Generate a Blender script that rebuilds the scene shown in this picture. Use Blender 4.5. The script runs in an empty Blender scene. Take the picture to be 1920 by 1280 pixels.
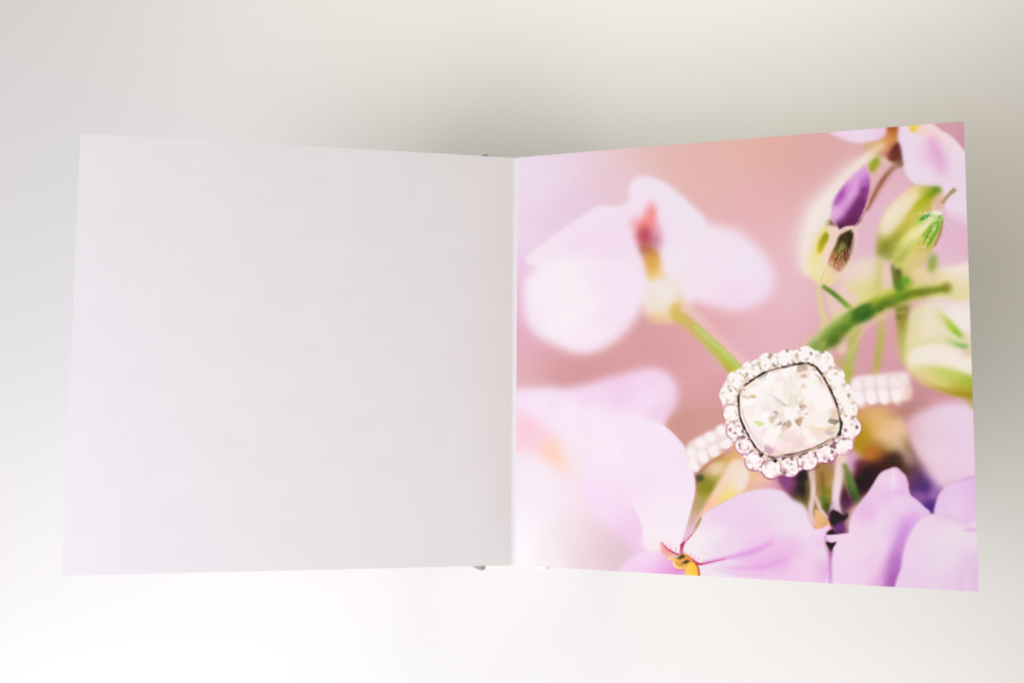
import bpy, bmesh, math
import numpy as np

# ------------------------------------------------------------------ camera
S = 0.20                       # page height in metres: one fitted unit
scn = bpy.context.scene
cam_d = bpy.data.cameras.new("camera")
cam = bpy.data.objects.new("camera", cam_d)
scn.collection.objects.link(cam)
cam.location = (-0.00606 * S, -0.13644 * S, 2.30661 * S)
from mathutils import Matrix
cam.rotation_euler = (Matrix.Rotation(0.07662, 3, 'X') @ Matrix.Rotation(0.00575, 3, 'Z')).to_euler()
cam_d.sensor_width = 36.0
cam_d.lens = 33.11
cam_d.clip_start = 0.01
cam_d.clip_end = 50.0
cam_d.dof.use_dof = True
cam_d.dof.focus_distance = 2.13 * S
cam_d.dof.aperture_fstop = 4.0
scn.camera = cam

# ------------------------------------------------------------------ light
TABLE_Z = -0.90 * S
world = bpy.data.worlds.new("World")
scn.world = world
world.use_nodes = True
bg = world.node_tree.nodes["Background"]
bg.inputs[0].default_value = (1.0, 0.93, 0.84, 1)
bg.inputs[1].default_value = 0.02

def area(name, loc, target, size, size_y, power, col):
    l = bpy.data.lights.new(name, 'AREA')
    l.shape = 'RECTANGLE'
    l.size, l.size_y = size, size_y
    l.energy = power
    l.color = col
    o = bpy.data.objects.new(name, l)
    scn.collection.objects.link(o)
    o.location = loc
    from mathutils import Vector
    o.rotation_euler = (Vector(target) - Vector(loc)).to_track_quat('-Z', 'Y').to_euler()
    return o

def softbox(name, dist, elev, azim, power, col):
    e, a = math.radians(elev), math.radians(azim)
    loc = (dist * math.cos(e) * math.cos(a), dist * math.cos(e) * math.sin(a), dist * math.sin(e) + TABLE_Z)
    return area(name, loc, (0, 0, -0.05), dist * 0.5, dist * 0.5, power, col)

# two lamps for window light from the left; unseen fill lamps added elsewhere
softbox("window_light", 1.0, 60, 210, 4.95, (0.68, 0.755, 0.96))
softbox("window_light", 2.2, 60, 195, 19.2, (1.0, 0.85, 0.72))
softbox("fill_light", 1.0, 60, 330, 1.75, (1.0, 0.77, 0.45))
softbox("fill_light", 0.6, 25, 90, 0.91, (0.98, 1.0, 0.82))
softbox("fill_light", 0.6, 10, 60, 0.96, (0.93, 0.98, 0.95))
softbox("fill_light", 0.6, 10, 300, 1.80, (0.78, 0.90, 1.0))
softbox("fill_light", 0.6, 10, 240, 1.74, (0.92, 0.97, 0.95))

scn.view_settings.view_transform = 'Standard'
scn.view_settings.look = 'None'
scn.view_settings.gamma = 1.0
scn.view_settings.use_curve_mapping = False
scn.view_settings.exposure = 0.0

# ------------------------------------------------------------------ helpers
def mat(name, col, rough=0.6, spec=0.3, bump=0.0, bscale=900.0, mottling=0.0, mscale=40.0):
    m = bpy.data.materials.new(name)
    m.use_nodes = True
    nt = m.node_tree
    b = nt.nodes["Principled BSDF"]
    b.inputs["Base Color"].default_value = (*col, 1)
    b.inputs["Roughness"].default_value = rough
    b.inputs["Specular IOR Level"].default_value = spec
    tc = nt.nodes.new("ShaderNodeTexCoord")
    if mottling:
        n = nt.nodes.new("ShaderNodeTexNoise")
        n.inputs["Scale"].default_value = mscale
        n.inputs["Detail"].default_value = 6
        nt.links.new(tc.outputs["Object"], n.inputs["Vector"])
        r = nt.nodes.new("ShaderNodeMapRange")
        r.inputs["From Min"].default_value = 0.3
        r.inputs["From Max"].default_value = 0.7
        r.inputs["To Min"].default_value = 1 - mottling
        r.inputs["To Max"].default_value = 1 + mottling
        nt.links.new(n.outputs["Fac"], r.inputs["Value"])
        mx = nt.nodes.new("ShaderNodeVectorMath")
        mx.operation = 'SCALE'
        mx.inputs[0].default_value = col
        nt.links.new(r.outputs["Result"], mx.inputs["Scale"])
        nt.links.new(mx.outputs["Vector"], b.inputs["Base Color"])
    if bump:
        n2 = nt.nodes.new("ShaderNodeTexNoise")
        n2.inputs["Scale"].default_value = bscale
        n2.inputs["Detail"].default_value = 3
        nt.links.new(tc.outputs["Object"], n2.inputs["Vector"])
        bp = nt.nodes.new("ShaderNodeBump")
        bp.inputs["Strength"].default_value = bump
        bp.inputs["Distance"].default_value = 0.0002
        nt.links.new(n2.outputs["Fac"], bp.inputs["Height"])
        nt.links.new(bp.outputs["Normal"], b.inputs["Normal"])
    return m

def link(name, bm, material, parent=None, smooth=False):
    me = bpy.data.meshes.new(name)
    bm.to_mesh(me)
    bm.free()
    me.materials.append(material)
    if smooth:
        for p in me.polygons:
            p.use_smooth = True
    o = bpy.data.objects.new(name, me)
    scn.collection.objects.link(o)
    if parent:
        o.parent = parent
    return o
# ------------------------------------------------------------------ the printed flower photograph
# Painted into a pixel buffer in page coordinates (0..1 from gutter to fore edge, 0..1 head to foot).
NPX = 1060                                     # buffer size across the page
_src = [(966.5, 296), (1807, 228), (1836, 1109.5), (965, 1060)]
_dst = [(0, 0), (NPX, 0), (NPX, NPX), (0, NPX)]
_A, _b = [], []
for (_x, _y), (_u, _v) in zip(_src, _dst):
    _A.append([_x, _y, 1, 0, 0, 0, -_u * _x, -_u * _y]); _b.append(_u)
    _A.append([0, 0, 0, _x, _y, 1, -_v * _x, -_v * _y]); _b.append(_v)
_h = np.append(np.linalg.solve(np.array(_A, float), np.array(_b, float)), 1).reshape(3, 3)
K = NPX / 860.0                                # buffer pixels per layout unit

def tp(pts):
    p = np.asarray(pts, float).reshape(-1, 2)
    q = np.c_[p, np.ones(len(p))] @ _h.T
    return q[:, :2] / q[:, 2:]

TINT = [0, 0, 0]
def rgb(h):
    return np.clip((np.array([int(h[i:i + 2], 16) for i in (0, 2, 4)], np.float32) + TINT) / 255.0, 0, 1).astype(np.float32)

canvas = np.ones((NPX, NPX, 3), np.float32)
prng = np.random.default_rng(7)

def spline(p, n=8, closed=True):
    p = np.asarray(p, float)
    if closed:
        a, b, c, d = np.roll(p, 1, 0), p, np.roll(p, -1, 0), np.roll(p, -2, 0)
    else:
        e = np.vstack([2 * p[0] - p[1], p, 2 * p[-1] - p[-2]])
        a, b, c, d = e[:-3], e[1:-2], e[2:-1], e[3:]
    out = []
    for t in np.arange(n) / n:
        out.append(0.5 * (2 * b + (c - a) * t + (2 * a - 5 * b + 4 * c - d) * t * t + (3 * b - a - 3 * c + d) * t ** 3))
    out = np.stack(out, 1).reshape(-1, 2)
    if not closed:
        out = np.vstack([out, p[-1]])
    return out

def fill(poly, x0, y0, w, h):
    """coverage of a polygon, three sub-scanlines for each row, exact in x"""
    m = np.zeros((h, w), np.float32)
    px, py = poly[:, 0] - x0, poly[:, 1] - y0
    qx, qy = np.roll(px, -1), np.roll(py, -1)
    xs = np.arange(w)
    for r in range(h):
        for s in (1 / 6, 0.5, 5 / 6):
            y = r + s
            c = (py <= y) != (qy <= y)
            if not c.any():
                continue
            xi = np.sort(px[c] + (y - py[c]) * (qx[c] - px[c]) / (qy[c] - py[c]))
            for k in range(0, len(xi) - 1, 2):
                m[r] += np.clip(np.minimum(xi[k + 1], xs + 1) - np.maximum(xi[k], xs), 0, 1) / 3
    return m

def gblur(m, s):
    if s < 0.35:
        return m
    r = int(3 * s + 1)
    k = np.exp(-0.5 * (np.arange(-r, r + 1) / s) ** 2)
    k = (k / k.sum()).astype(np.float32)
    if min(m.shape) <= 2 * r or s > 6:
        h, w = m.shape
        fy, fx = np.fft.fftfreq(h)[:, None], np.fft.rfftfreq(w)[None]
        g = np.exp(-2 * (math.pi * s) ** 2 * (fx * fx + fy * fy))
        return np.fft.irfft2(np.fft.rfft2(m) * g, s=m.shape).astype(np.float32)
    p = np.pad(m, ((r, r), (0, 0)))
    a = sum(k[i] * p[i:i + m.shape[0]] for i in range(2 * r + 1))
    p = np.pad(a, ((0, 0), (r, r)))
    return sum(k[i] * p[:, i:i + m.shape[1]] for i in range(2 * r + 1))

def field(samples, x0, y0, w, h, power=1.7, eps=9.0, smooth=7.0):
    """smooth colour field through scattered (x, y, hex) samples, worked out at quarter size"""
    if isinstance(samples, str):
        return rgb(samples)[None, None]
    if len(samples) == 1:
        return rgb(samples[0][2])[None, None]
    pts = tp([s[:2] for s in samples])
    cols = np.array([rgb(s[2]) for s in samples])
    q = 4
    gy = np.arange(0, h + q, q) + y0
    gx = np.arange(0, w + q, q) + x0
    X, Y = np.meshgrid(gx, gy)
    acc = np.zeros(X.shape + (3,), np.float32)
    ws = np.zeros(X.shape, np.float32)
    e = (eps * K) ** 2
    for (a, b), c in zip(pts, cols):
        k = 1.0 / ((X - a) ** 2 + (Y - b) ** 2 + e) ** power
        acc += k[..., None] * c
        ws += k
    f = acc / ws[..., None]
    if smooth:
        f = np.stack([gblur(np.pad(f[..., c], 12, mode='edge'), smooth * K / q)[12:-12, 12:-12] for c in range(3)], -1)
    iy = np.arange(h) / q; ix = np.arange(w) / q
    y_, x_ = iy.astype(int), ix.astype(int)
    ty, tx = (iy - y_)[:, None, None], (ix - x_)[None, :, None]
    return ((f[y_][:, x_] * (1 - tx) + f[y_][:, x_ + 1] * tx) * (1 - ty)
            + (f[y_ + 1][:, x_] * (1 - tx) + f[y_ + 1][:, x_ + 1] * tx) * ty)

def lay(poly, blur, samples, alpha=1.0, power=1.7, eps=9.0, fs=7.0):
    s = max(blur * K, 0.0)
    pad = int(3 * s + 3)
    lo = np.floor(poly.min(0)).astype(int) - pad
    hi = np.ceil(poly.max(0)).astype(int) + pad
    lo = np.maximum(lo, -4 * pad - 40); hi = np.minimum(hi, NPX + 4 * pad + 40)
    w, h = hi - lo
    if w <= 0 or h <= 0:
        return
    m = gblur(fill(poly, lo[0], lo[1], w, h), s)
    ax, ay = max(lo[0], 0), max(lo[1], 0)
    bx, by = min(hi[0], NPX), min(hi[1], NPX)
    if bx <= ax or by <= ay:
        return
    m = np.clip(m[ay - lo[1]:by - lo[1], ax - lo[0]:bx - lo[0], None] * alpha, 0, 1)
    c = field(samples, ax, ay, bx - ax, by - ay, power, eps, fs)
    canvas[ay:by, ax:bx] = canvas[ay:by, ax:bx] * (1 - m) + c * m

def shape(pts, blur, samples, alpha=1.0, smooth=True, **k):
    p = tp(pts)
    lay(spline(p) if smooth else p, blur, samples, alpha, **k)

def blob(x, y, rx, ry, rot, blur, samples, alpha=1.0):
    t = np.linspace(0, 2 * math.pi, 28, endpoint=False)
    c, s = math.cos(math.radians(rot)), math.sin(math.radians(rot))
    ex, ey = rx * np.cos(t), ry * np.sin(t)
    lay(tp(np.c_[x + ex * c - ey * s, y + ex * s + ey * c]), blur, samples, alpha)

def stroke(pts, widths, blur, samples, alpha=1.0):
    """a tapered line through pts; widths is one number or one for each point"""
    p = np.asarray(pts, float)
    wd = np.full(len(p), widths, float) if np.isscalar(widths) else np.asarray(widths, float)
    q = spline(np.c_[p, wd][:, :2], 6, False) if len(p) > 2 else p
    wq = np.interp(np.linspace(0, 1, len(q)), np.linspace(0, 1, len(p)), wd)
    d = np.gradient(q, axis=0)
    d /= np.linalg.norm(d, axis=1, keepdims=True) + 1e-9
    n = np.c_[-d[:, 1], d[:, 0]] * wq[:, None] / 2
    lay(tp(np.vstack([q + n, (q - n)[::-1]])), blur, samples, alpha)

def S_(txt):
    """'x,y,hex x,y,hex ...' -> samples"""
    out = []
    for t in txt.split():
        a = t.split(',')
        out.append((float(a[0]), float(a[1]), a[2]))
    return out

def P_(txt):
    return [tuple(float(v) for v in t.split(',')) for t in txt.split()]

def facets(poly, seeds, cols, blur=0.6, alpha=1.0):
    """cells round the seeds, clipped to the outline: the flat faces of a cut stone"""
    lo = np.floor(poly.min(0)).astype(int) - 4
    hi = np.ceil(poly.max(0)).astype(int) + 4
    w, h = hi - lo
    m = gblur(fill(poly, lo[0], lo[1], w, h), 0.8)[..., None] * alpha
    Y, X = np.mgrid[0:h, 0:w]
    sd = tp(seeds) - lo
    best = np.full((h, w), 1e9); ix = np.zeros((h, w), int)
    for k, (a, b) in enumerate(sd):
        d = (X - a) ** 2 + (Y - b) ** 2
        c = d < best
        best[c] = d[c]; ix[c] = k
    f = np.asarray(cols, np.float32)[ix]
    f = np.stack([gblur(np.pad(f[..., c], 6, mode='edge'), blur * K)[6:-6, 6:-6] for c in range(3)], -1)
    canvas[lo[1]:hi[1], lo[0]:hi[0]] = canvas[lo[1]:hi[1], lo[0]:hi[0]] * (1 - m) + f * m

def circle(x, y, r, n=28):
    a = np.linspace(0, 2 * math.pi, n, endpoint=False)
    return tp(np.c_[x + r * np.cos(a), y + r * np.sin(a)])

# ---- soft pink ground
canvas[:] = field(S_("""970,300,ede0f2 1000,350,ecdff0 1050,320,eadbea 1100,290,e8d2e0 1150,285,e6cdd3 1200,285,e3c4c3
1250,285,e1bdb8 1300,280,e1bab4 1400,262,e2b9ae 1150,340,e6cbd5 1080,380,e6cfe3 1030,420,e8d3e8 980,450,ecdcee 975,490,e8cce4
1350,330,e1bab6 1400,400,e2b6bc 1400,440,e3babf 1450,275,e0b3a9 1500,300,dcb0ad 1550,265,dbb0b0 1500,350,ddb3b4 1450,400,e3b8bc
1480,450,e4bfc6 1500,500,e3bfca 1470,560,e4c0cc 1450,620,e2b9c6 1400,580,e4bac2 1380,560,e2b4b8 1350,600,e0b0b6 1400,650,deb5bf
1300,640,d9a6aa 1250,680,d6a0a5 1200,650,d4a0a3 1150,680,d3a0a2 1180,620,d4a2a4 1100,700,d09b9d 1060,700,d09d9d 1020,680,d9a7ac
980,640,e0b2c2 972,560,e8bdd8 972,700,deb5bd 1000,650,dfb0bc 1300,700,dba8ae 1340,740,d4a0a4 1320,800,cc9a94 1290,800,c99a90
1270,720,d8a3aa 1380,660,e0b5c0 1620,480,dfbdd0 1630,400,dfbdd0 1680,310,dfb9c8 1650,380,e0bdcd 1790,430,dfbfd3 1790,460,dfbad0
1760,480,e2c6d8 1720,640,d8a8b0 1690,660,d6a5b0 1620,640,d5a5b2 1620,680,d4a2ac 1680,690,d0a0ad 1740,740,c9959c 1720,765,b98a88
1800,245,cfa3b0 1790,270,cda0b0 975,860,f5eaf4 1000,900,f8f0f8 980,1000,fcf9fd 1020,960,f7f0f6 1060,1000,f0e3e9 1100,1020,ecdae2
1130,1035,e2c9d2 1150,1050,dec5cf 1120,1065,ead6df 1050,930,f4e8f0 1030,1050,f6eff4 975,1050,fdfbfd 1540,300,dab1b2"""), 0, 0, NPX, NPX, 1.7, 16, 16)

TINT[:] = 5, 1, 3                               # these petals are a touch rosier
# ---- pale flower, upper left
shape(P_("1185,480 1196,560 1250,600 1300,560 1300,470"), 6, S_("1240,550,ede6e0 1280,560,ece4ee 1200,500,ece0ea"))
shape(P_("1232,470 1290,400 1318,415 1340,423 1375,430 1405,450 1430,475 1448,505 1452,532 1442,556 1420,572 1390,583 1358,582 1330,574 1300,566 1262,556 1235,520"),
      9.5, S_("1330,480,eae4f1 1400,500,eae5f4 1300,540,eee4ef 1380,560,ecdcef 1430,540,eadff0 1260,520,ece4ea 1360,440,ebe4ee 1300,440,eae6f0"))
shape(P_("1172,392 1176,375 1177,352 1184,338 1200,331 1220,333 1245,343 1270,362 1290,380 1306,399 1320,418 1300,480 1262,520 1235,480 1205,440 1180,430"),
      4.5, S_("1200,345,ebe5ef 1230,350,e9e6f0 1270,380,e9e6f0 1290,420,eae6f1 1250,440,ebe2ef 1270,480,ebe6f2 1195,380,ece4f0"))
shape(P_("982,486 1003,466 1030,446 1060,425 1090,404 1110,391 1130,386 1155,388 1172,383 1200,405 1205,440 1203,480 1212,520 1200,560 1160,560 1080,520 1000,500"),
      3.6, S_("1000,478,eee8ef 1040,450,eee6f2 1100,410,ece3f1 1140,400,ebe3f0 1130,450,eddff0 1080,460,eddfef 1060,500,efe8f3 1160,470,ece0f0 1190,520,ede4ef 1170,540,ece4f3"))
shape(P_("979,560 982,525 1000,505 1020,492 1080,485 1150,490 1200,520 1208,565 1190,600 1165,630 1130,654 1098,664 1070,661 1040,648 1008,632 985,606"),
      9.5, S_("1020,560,f2f1f5 1060,600,f3f2f6 1080,560,f3f1f5 1100,630,f2eaf4 1150,600,f0e4f2 1170,550,ede6f4 1000,590,f0eaf4 1050,520,f3f0f5 1130,530,efe7f4"))
TINT[:] = 0, 0, 0
# heart of the flower
shape(P_("1216,378 1228,388 1228,410 1240,440 1236,470 1222,475 1204,468 1188,440 1180,412 1200,408"), 7,
      S_("1218,392,f2a6b4 1223,405,f09aa0 1195,418,f2aaaa 1208,425,ec8f96 1232,430,e8a0b4 1235,455,dcaccc"), 0.9)
shape(P_("1219,390 1226,400 1224,420 1214,432 1196,424 1206,412"), 4, "f0908e", 0.75)
blob(1207, 445, 14, 20, -6, 7, "b44c5a", 0.95)
blob(1206, 470, 9, 9, 0, 6, "a8685c", 0.6)
blob(1226, 452, 9, 11, 0, 6, "b87484", 0.6)
shape(P_("1199,458 1220,462 1233,475 1240,505 1246,525 1216,528 1208,500 1203,480"), 5.5,
      S_("1206,466,b06458 1213,472,b87848 1218,488,d6a850 1222,505,dcb864 1226,520,ead696 1240,510,f0cdb4 1204,485,d89878"))
blob(1220, 492, 8, 18, -12, 6, "d8ac48", 0.6)
shape(P_("1218,535 1250,520 1275,545 1280,575 1255,600 1225,602 1206,585 1207,555"), 7,
      S_("1240,550,ede8e4 1225,580,ede4d6 1255,565,eee8e4 1225,598,e8cfb0 1275,580,e0c894"))
blob(1238, 598, 26, 7, 3, 6, "e6c48e", 0.7)
blob(1268, 584, 16, 15, 40, 6, "d8be6c", 0.95)
stroke(P_("1278,574 1310,600 1345,635 1375,665 1402,692"), [24, 20, 18, 18, 18], 4.5, S_("1290,590,e8c8c0 1345,635,e8c0c2 1400,690,eac4c8"), 0.85)
stroke(P_("1262,588 1290,608 1320,635 1350,664 1388,704"), [22, 21, 22, 24, 26], 3.2,
       S_("1270,592,d4bc68 1290,610,c4bc68 1320,632,bcc872 1350,662,b4c65c 1380,695,b2c04a"))
stroke(P_("1278,606 1310,634 1340,664 1372,700"), [7, 7, 7, 9], 3, S_("1280,606,d8a878 1340,664,ccb070 1372,698,bca838"), 0.7)
stroke(P_("1300,612 1340,646 1385,690"), [5, 6, 7], 2, "c4d488", 0.6)

TINT[:] = 5, 1, 3                               # these petals are a touch rosier
# ---- second pale flower at the gutter
shape(P_("955,738 1000,729 1030,726 1060,729 1100,721 1140,709 1180,698 1215,691 1246,697 1266,720 1269,748 1256,782 1238,815 1180,840 1080,850 1000,830 955,815"),
      8, S_("975,760,f0e2f2 1000,760,f1e8f7 1040,750,efe2f3 1100,740,ecd8ee 1160,728,ead0ea 1165,745,ead2ec 1220,720,ebd6ec 1215,745,ecdff3 1110,785,f0e8f7 1060,775,f1e9f8 1235,780,e9d0e6 1180,790,efe6f4 1150,800,f0e8f5"))
shape(P_("955,780 985,778 1020,800 1060,840 1075,880 1045,880 1000,850 955,840"), 11, S_("985,800,f4cad2 1000,820,f4d0da 1035,845,f4d4c4 1052,862,f6d6ba 965,800,f2cfde"), 0.9)
blob(1044, 855, 26, 9, 42, 9, "f6d0ac", 0.8)
blob(1084, 850, 34, 40, 0, 14, "f2e9ee", 0.8)

# ---- lower left: out-of-focus petal behind the sharp one
shape(P_("1150,795 1120,820 1098,860 1088,900 1093,935 1110,965 1145,992 1172,1012 1200,1045 1260,1040 1290,900 1240,800"), 9,
      S_("1140,840,f1ebf5 1110,880,f1e6f4 1120,930,f0def2 1150,960,f0dff2 1170,990,eccfea 1190,1005,ebc8e8 1200,1025,eccdea 1200,900,efe4f4 1200,850,efe6f6"))
shape(P_("1150,1080 1170,1056 1190,1042 1215,1034 1240,1040 1262,1050 1300,1050 1300,1100 1140,1100"), 3,
      S_("1175,1062,eed4ee 1200,1045,efdcf3 1225,1048,eedcf2 1210,1065,eeccee 1235,1062,ebbde8 1255,1070,e2a6de 1270,1078,d898d4 1285,1072,e2a4d0 1160,1080,edd6f0 1240,1080,dfa4de"))

TINT[:] = 0, 0, 0
# ---- gap between the petals under the ring, left
shape(P_("1250,790 1380,780 1450,880 1480,930 1420,960 1300,1040 1270,1040 1285,950"), 5,
      S_("""1285,810,c99a90 1330,800,cc9c96 1330,862,deb49c 1355,862,c4a548 1370,858,e0ae7c 1320,880,d6b494 1325,905,948e1c 1315,930,aea04c 1310,948,b8a070
      1340,895,b0a250 1345,880,e0cca8 1303,886,8a6450 1400,870,eac792 1410,892,e4c096 1430,900,ecc6b2 1445,912,e4b6b0 1460,905,c48a9e 1300,975,d0b0a8 1290,1005,e8c2e2 1280,1020,e2a0c4"""), 1, power=2.2, eps=5)
blob(1311, 897, 9, 7, 0, 3, "3c4626", 0.95)
blob(1323, 915, 16, 13, -30, 5, "88860f", 0.85)
shape(P_("1330,880 1345,872 1362,866 1352,884 1338,892"), 4, "e6d0ae", 0.9)
shape(P_("1372,864 1390,864 1402,880 1402,905 1388,926 1352,946 1328,966 1308,988 1294,1004 1286,1010 1300,985 1313,962 1330,932 1346,905 1360,882"), 3,
      S_("1378,880,eedcca 1388,905,f1e5de 1366,928,f2dc9e 1358,938,f0d890 1345,942,f6cca6 1330,960,f6b9a0 1318,968,f0d2d0 1345,915,f0d2c4 1300,988,ecd0de 1288,1006,e8b4d4 1400,890,eee4d8"))
blob(1363, 930, 14, 7, -35, 4, "f0e080", 0.7)
shape(P_("1311,972 1315,970 1314,982 1306,992 1298,1000 1303,988"), 1.2, "a4884c")

# ---- big lilac petal, lower centre
shape(P_("1281,1034 1283,1020 1295,1001 1308,987 1315,973 1325,960 1345,948 1370,935 1395,924 1420,918 1445,917 1466,921 1490,933 1510,949 1522,966 1530,990 1540,1010 1552,1040 1556,1060 1557,1120 1310,1120 1312,1080 1310,1062 1298,1050"), 1.5,
      S_("""1300,1020,f3f0f4 1312,1000,f1ecf4 1330,1000,f0e8f4 1320,978,ecdaf1 1345,960,ecd2ee 1380,960,ecd4ee 1400,940,ecd6ef 1440,935,ebdcf0 1480,960,e9dff0 1470,990,ebdef1 1520,1000,ecdff1
      1420,1000,eed2ef 1380,1020,efdff2 1440,1022,ecc8ea 1480,1030,eac2e8 1460,1048,e8bae6 1420,1058,eabde8 1400,1075,eed4ee 1350,1072,eee6f2 1325,1070,f1e6f1 1500,1060,efd2ee 1520,1085,edd0ee 1552,1072,e3b8e4
      1535,1030,ecd8f0 1340,1040,eee0f2 1400,1040,e8c4ea 1370,1100,ecdcf0 1450,1100,eed4ee"""), 1, power=2)
blob(1448, 912, 55, 5, 4, 4, "d49ad4", 0.28)
stroke(P_("1318,1056 1345,1050 1390,1040 1425,1029 1450,1015"), [6, 6, 8, 9, 3], 2.6, "d896dc", 0.75)
stroke(P_("1314,1058 1332,1054 1362,1047"), [3.5, 3, 1.5], 0.9, S_("1314,1058,c03070 1340,1052,cc62a8"), 0.9)
stroke(P_("1350,1062 1390,1066 1440,1060 1480,1046"), [3, 7, 10, 4], 3.5, "dda2e0", 0.7)
stroke(P_("1330,1064 1380,1076 1430,1078"), [2, 4, 3], 2, "e4bce8", 0.7)
for _k in range(16):                            # faint petal veins fanning from the base
    _a = -0.75 + _k * 0.052
    stroke([(1312 + 30 * math.cos(_a), 1045 + 30 * math.sin(_a)), (1312 + 110 * math.cos(_a), 1045 + 110 * math.sin(_a) + 4), (1312 + 200 * math.cos(_a), 1045 + 190 * math.sin(_a) + 14)],
           [1, 2.2, 0.6], 1.2, "d9a8de", 0.09 + 0.13 * prng.random())

TINT[:] = 5, 1, 3                               # these petals are a touch rosier
# ---- sharp pale petal left of the ring
shape(P_("1150,800 1175,788 1203,786 1240,797 1265,817 1285,842 1296,870 1303,900 1303,925 1297,950 1290,975 1283,1000 1277,1022 1273,1038 1260,1034 1246,1026 1235,1032 1215,1030 1206,1010 1200,980 1180,930 1165,860"), 1.5,
      S_("""1190,800,efe8f6 1220,830,efe8f6 1250,840,eee6f5 1280,870,eee4f4 1295,910,efe8f5 1260,900,eee8f4 1220,900,efe4f4 1200,870,efe5f5 1240,950,f1edf5 1270,980,f1edf5 1250,1005,f2eef4 1225,1000,f2f0f3
      1215,970,f1e9f3 1195,920,efe2f4 1225,1020,f2ebf0 1210,1020,f0e2ee"""))
shape(P_("1160,810 1150,870 1165,940 1195,1000 1180,1000 1120,930 1110,860"), 10, S_("1140,850,f0e9f5 1140,930,f0dff3 1180,990,ecd2ec"), 0.8)
stroke(P_("1268,818 1288,845 1299,875 1304.5,905 1304,928 1297,955"), [1, 1.6, 2, 2.4, 2, 0.8], 0.8, S_("1270,820,e0a8c8 1304,905,c8728e 1297,950,d898c0"), 0.8)
for _k in range(9):
    _x = 1212 + 7 * _k
    stroke([(1236 + 4 * _k, 1012), (1222 + 8 * _k - 8, 960), (_x - 14, 880)], [0.8, 1.8, 0.5], 1.4, "dfc6ea", 0.08 + 0.14 * prng.random())
shape(P_("1215,1000 1228,1012 1240,1030 1225,1036 1208,1030 1200,1012"), 4, "f2ecee", 0.7)

TINT[:] = 0, 0, 0
# ---- heart of the lower flower
shape(P_("1238,1015 1247,1026 1266,1037 1262,1042 1248,1042 1240,1036"), 2.2, S_("1242,1024,f2a4a6 1252,1036,f0a094 1240,1036,f4c0bc"))
stroke(P_("1240,1016 1248,1027 1260,1035 1274,1041"), [1, 3, 3, 2.5], 0.8, S_("1244,1020,d86880 1258,1034,b03860 1272,1040,b84468"))
for _a, _b2 in ((1256, 1017), (1266, 1023), (1249, 1014)):
    stroke([(_a + 2, 1034), (_a, _b2)], [2, 0.4], 0.7, "d47aa0", 0.7)
shape(P_("1312,984 1303,996 1288,1014 1276,1020 1275,1028 1274,1040 1280,1040 1281,1026 1290,1008 1304,993"), 0.8,
      S_("1308,990,b08868 1300,998,d078a0 1284,1016,b84468 1277,1026,b84060 1277,1036,d0a0a4"))
shape(P_("1276,1020 1286,1013 1279,1028 1275,1032"), 0.7, "b43c5c", smooth=False)
stroke(P_("1286,1042 1296,1048 1306,1056 1316,1058"), [2, 4, 5, 3], 1, S_("1290,1044,e0708c 1305,1056,b42048"))
for _a, _b2 in ((1294, 1036), (1301, 1040), (1309, 1044)):
    stroke([(_a, 1049), (_a + 1, _b2)], [2.5, 0.4], 0.8, "e084a8", 0.7)
shape(P_("1268,1044 1284,1038 1298,1050 1296,1064 1276,1066 1262,1054"), 1.2, S_("1272,1050,e89c50 1286,1050,d88038 1290,1060,f0b048 1270,1060,f2c870"))
stroke(P_("1251,1045 1258,1048 1269,1051"), [3, 5, 5], 0.9, S_("1252,1045,fbe0a0 1268,1051,f4c048"))
stroke(P_("1263,1053 1265,1060 1273,1065 1284,1065 1294,1058"), [4, 6, 6, 6, 4], 1, S_("1263,1055,fae8b8 1272,1064,f6d27a 1292,1059,f0a838"))
stroke(P_("1266,1055 1272,1060 1280,1061"), 1.6, 0.6, "8a8420", 0.8)
shape(P_("1269,1048 1279,1039 1285,1044 1276,1048"), 0.8, "24401c", smooth=False)
shape(P_("1276,1058 1286,1050 1294,1051 1288,1056"), 0.8, "2a421a", smooth=False)
shape(P_("1286,1092 1286,1066 1294,1056 1303,1057 1309,1068 1312,1092"), 1.1,
      S_("1290,1075,f9da60 1300,1062,fbcc30 1306,1070,f4b428 1298,1085,fbd63c 1287,1070,f8d890"))
stroke(P_("1304,1056 1309,1066 1312,1090"), [3, 3, 3], 0.8, S_("1304,1056,b83450 1310,1075,a83c28 1312,1088,b03840"), 0.85)
stroke(P_("1262,1066 1275,1069 1286,1068"), [1, 2.5, 1], 1, "c8508c", 0.5)

# ---- dark gap right of the lower petal
shape(P_("1462,885 1560,850 1600,780 1680,770 1720,850 1765,905 1762,962 1700,960 1600,1004 1560,1012 1530,990 1510,950 1480,930"), 3.5,
      S_("""1620,790,cca458 1610,830,ac9018 1640,800,dab87a 1670,805,e8c8a8 1630,850,be7c2c 1650,862,824a1c 1680,862,44280e 1668,832,9a7a32 1690,875,563c1e 1640,882,36121a 1622,905,24060c
      1612,875,74303e 1600,855,d2a4bc 1590,872,d4aac4 1475,905,86467a 1490,900,5c244a 1505,895,1c0c12 1508,915,160a0c 1515,935,7a6e2e 1520,900,9a6a50 1535,895,a8804c 1548,900,a08040 1540,930,b09060 1550,925,86801e
      1560,905,b89a68 1592,935,3e1030 1600,930,481236 1605,960,c8a49c 1625,950,d0b0b0 1610,972,d8b8a0 1585,960,6a4050 1570,985,4a1c50 1720,910,56306e 1735,915,4c2a78 1745,950,4c2a80 1725,932,8a58a0 1750,925,9a6ab0 1705,900,6a3c60"""), 1, power=2.2, eps=3, fs=4)
stroke(P_("1605,800 1612,830 1625,852"), [18, 26, 18], 7, "a88c14", 0.8)
stroke(P_("1622,838 1640,852 1652,872"), [16, 22, 16], 7, "b06a24", 0.8)
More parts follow.
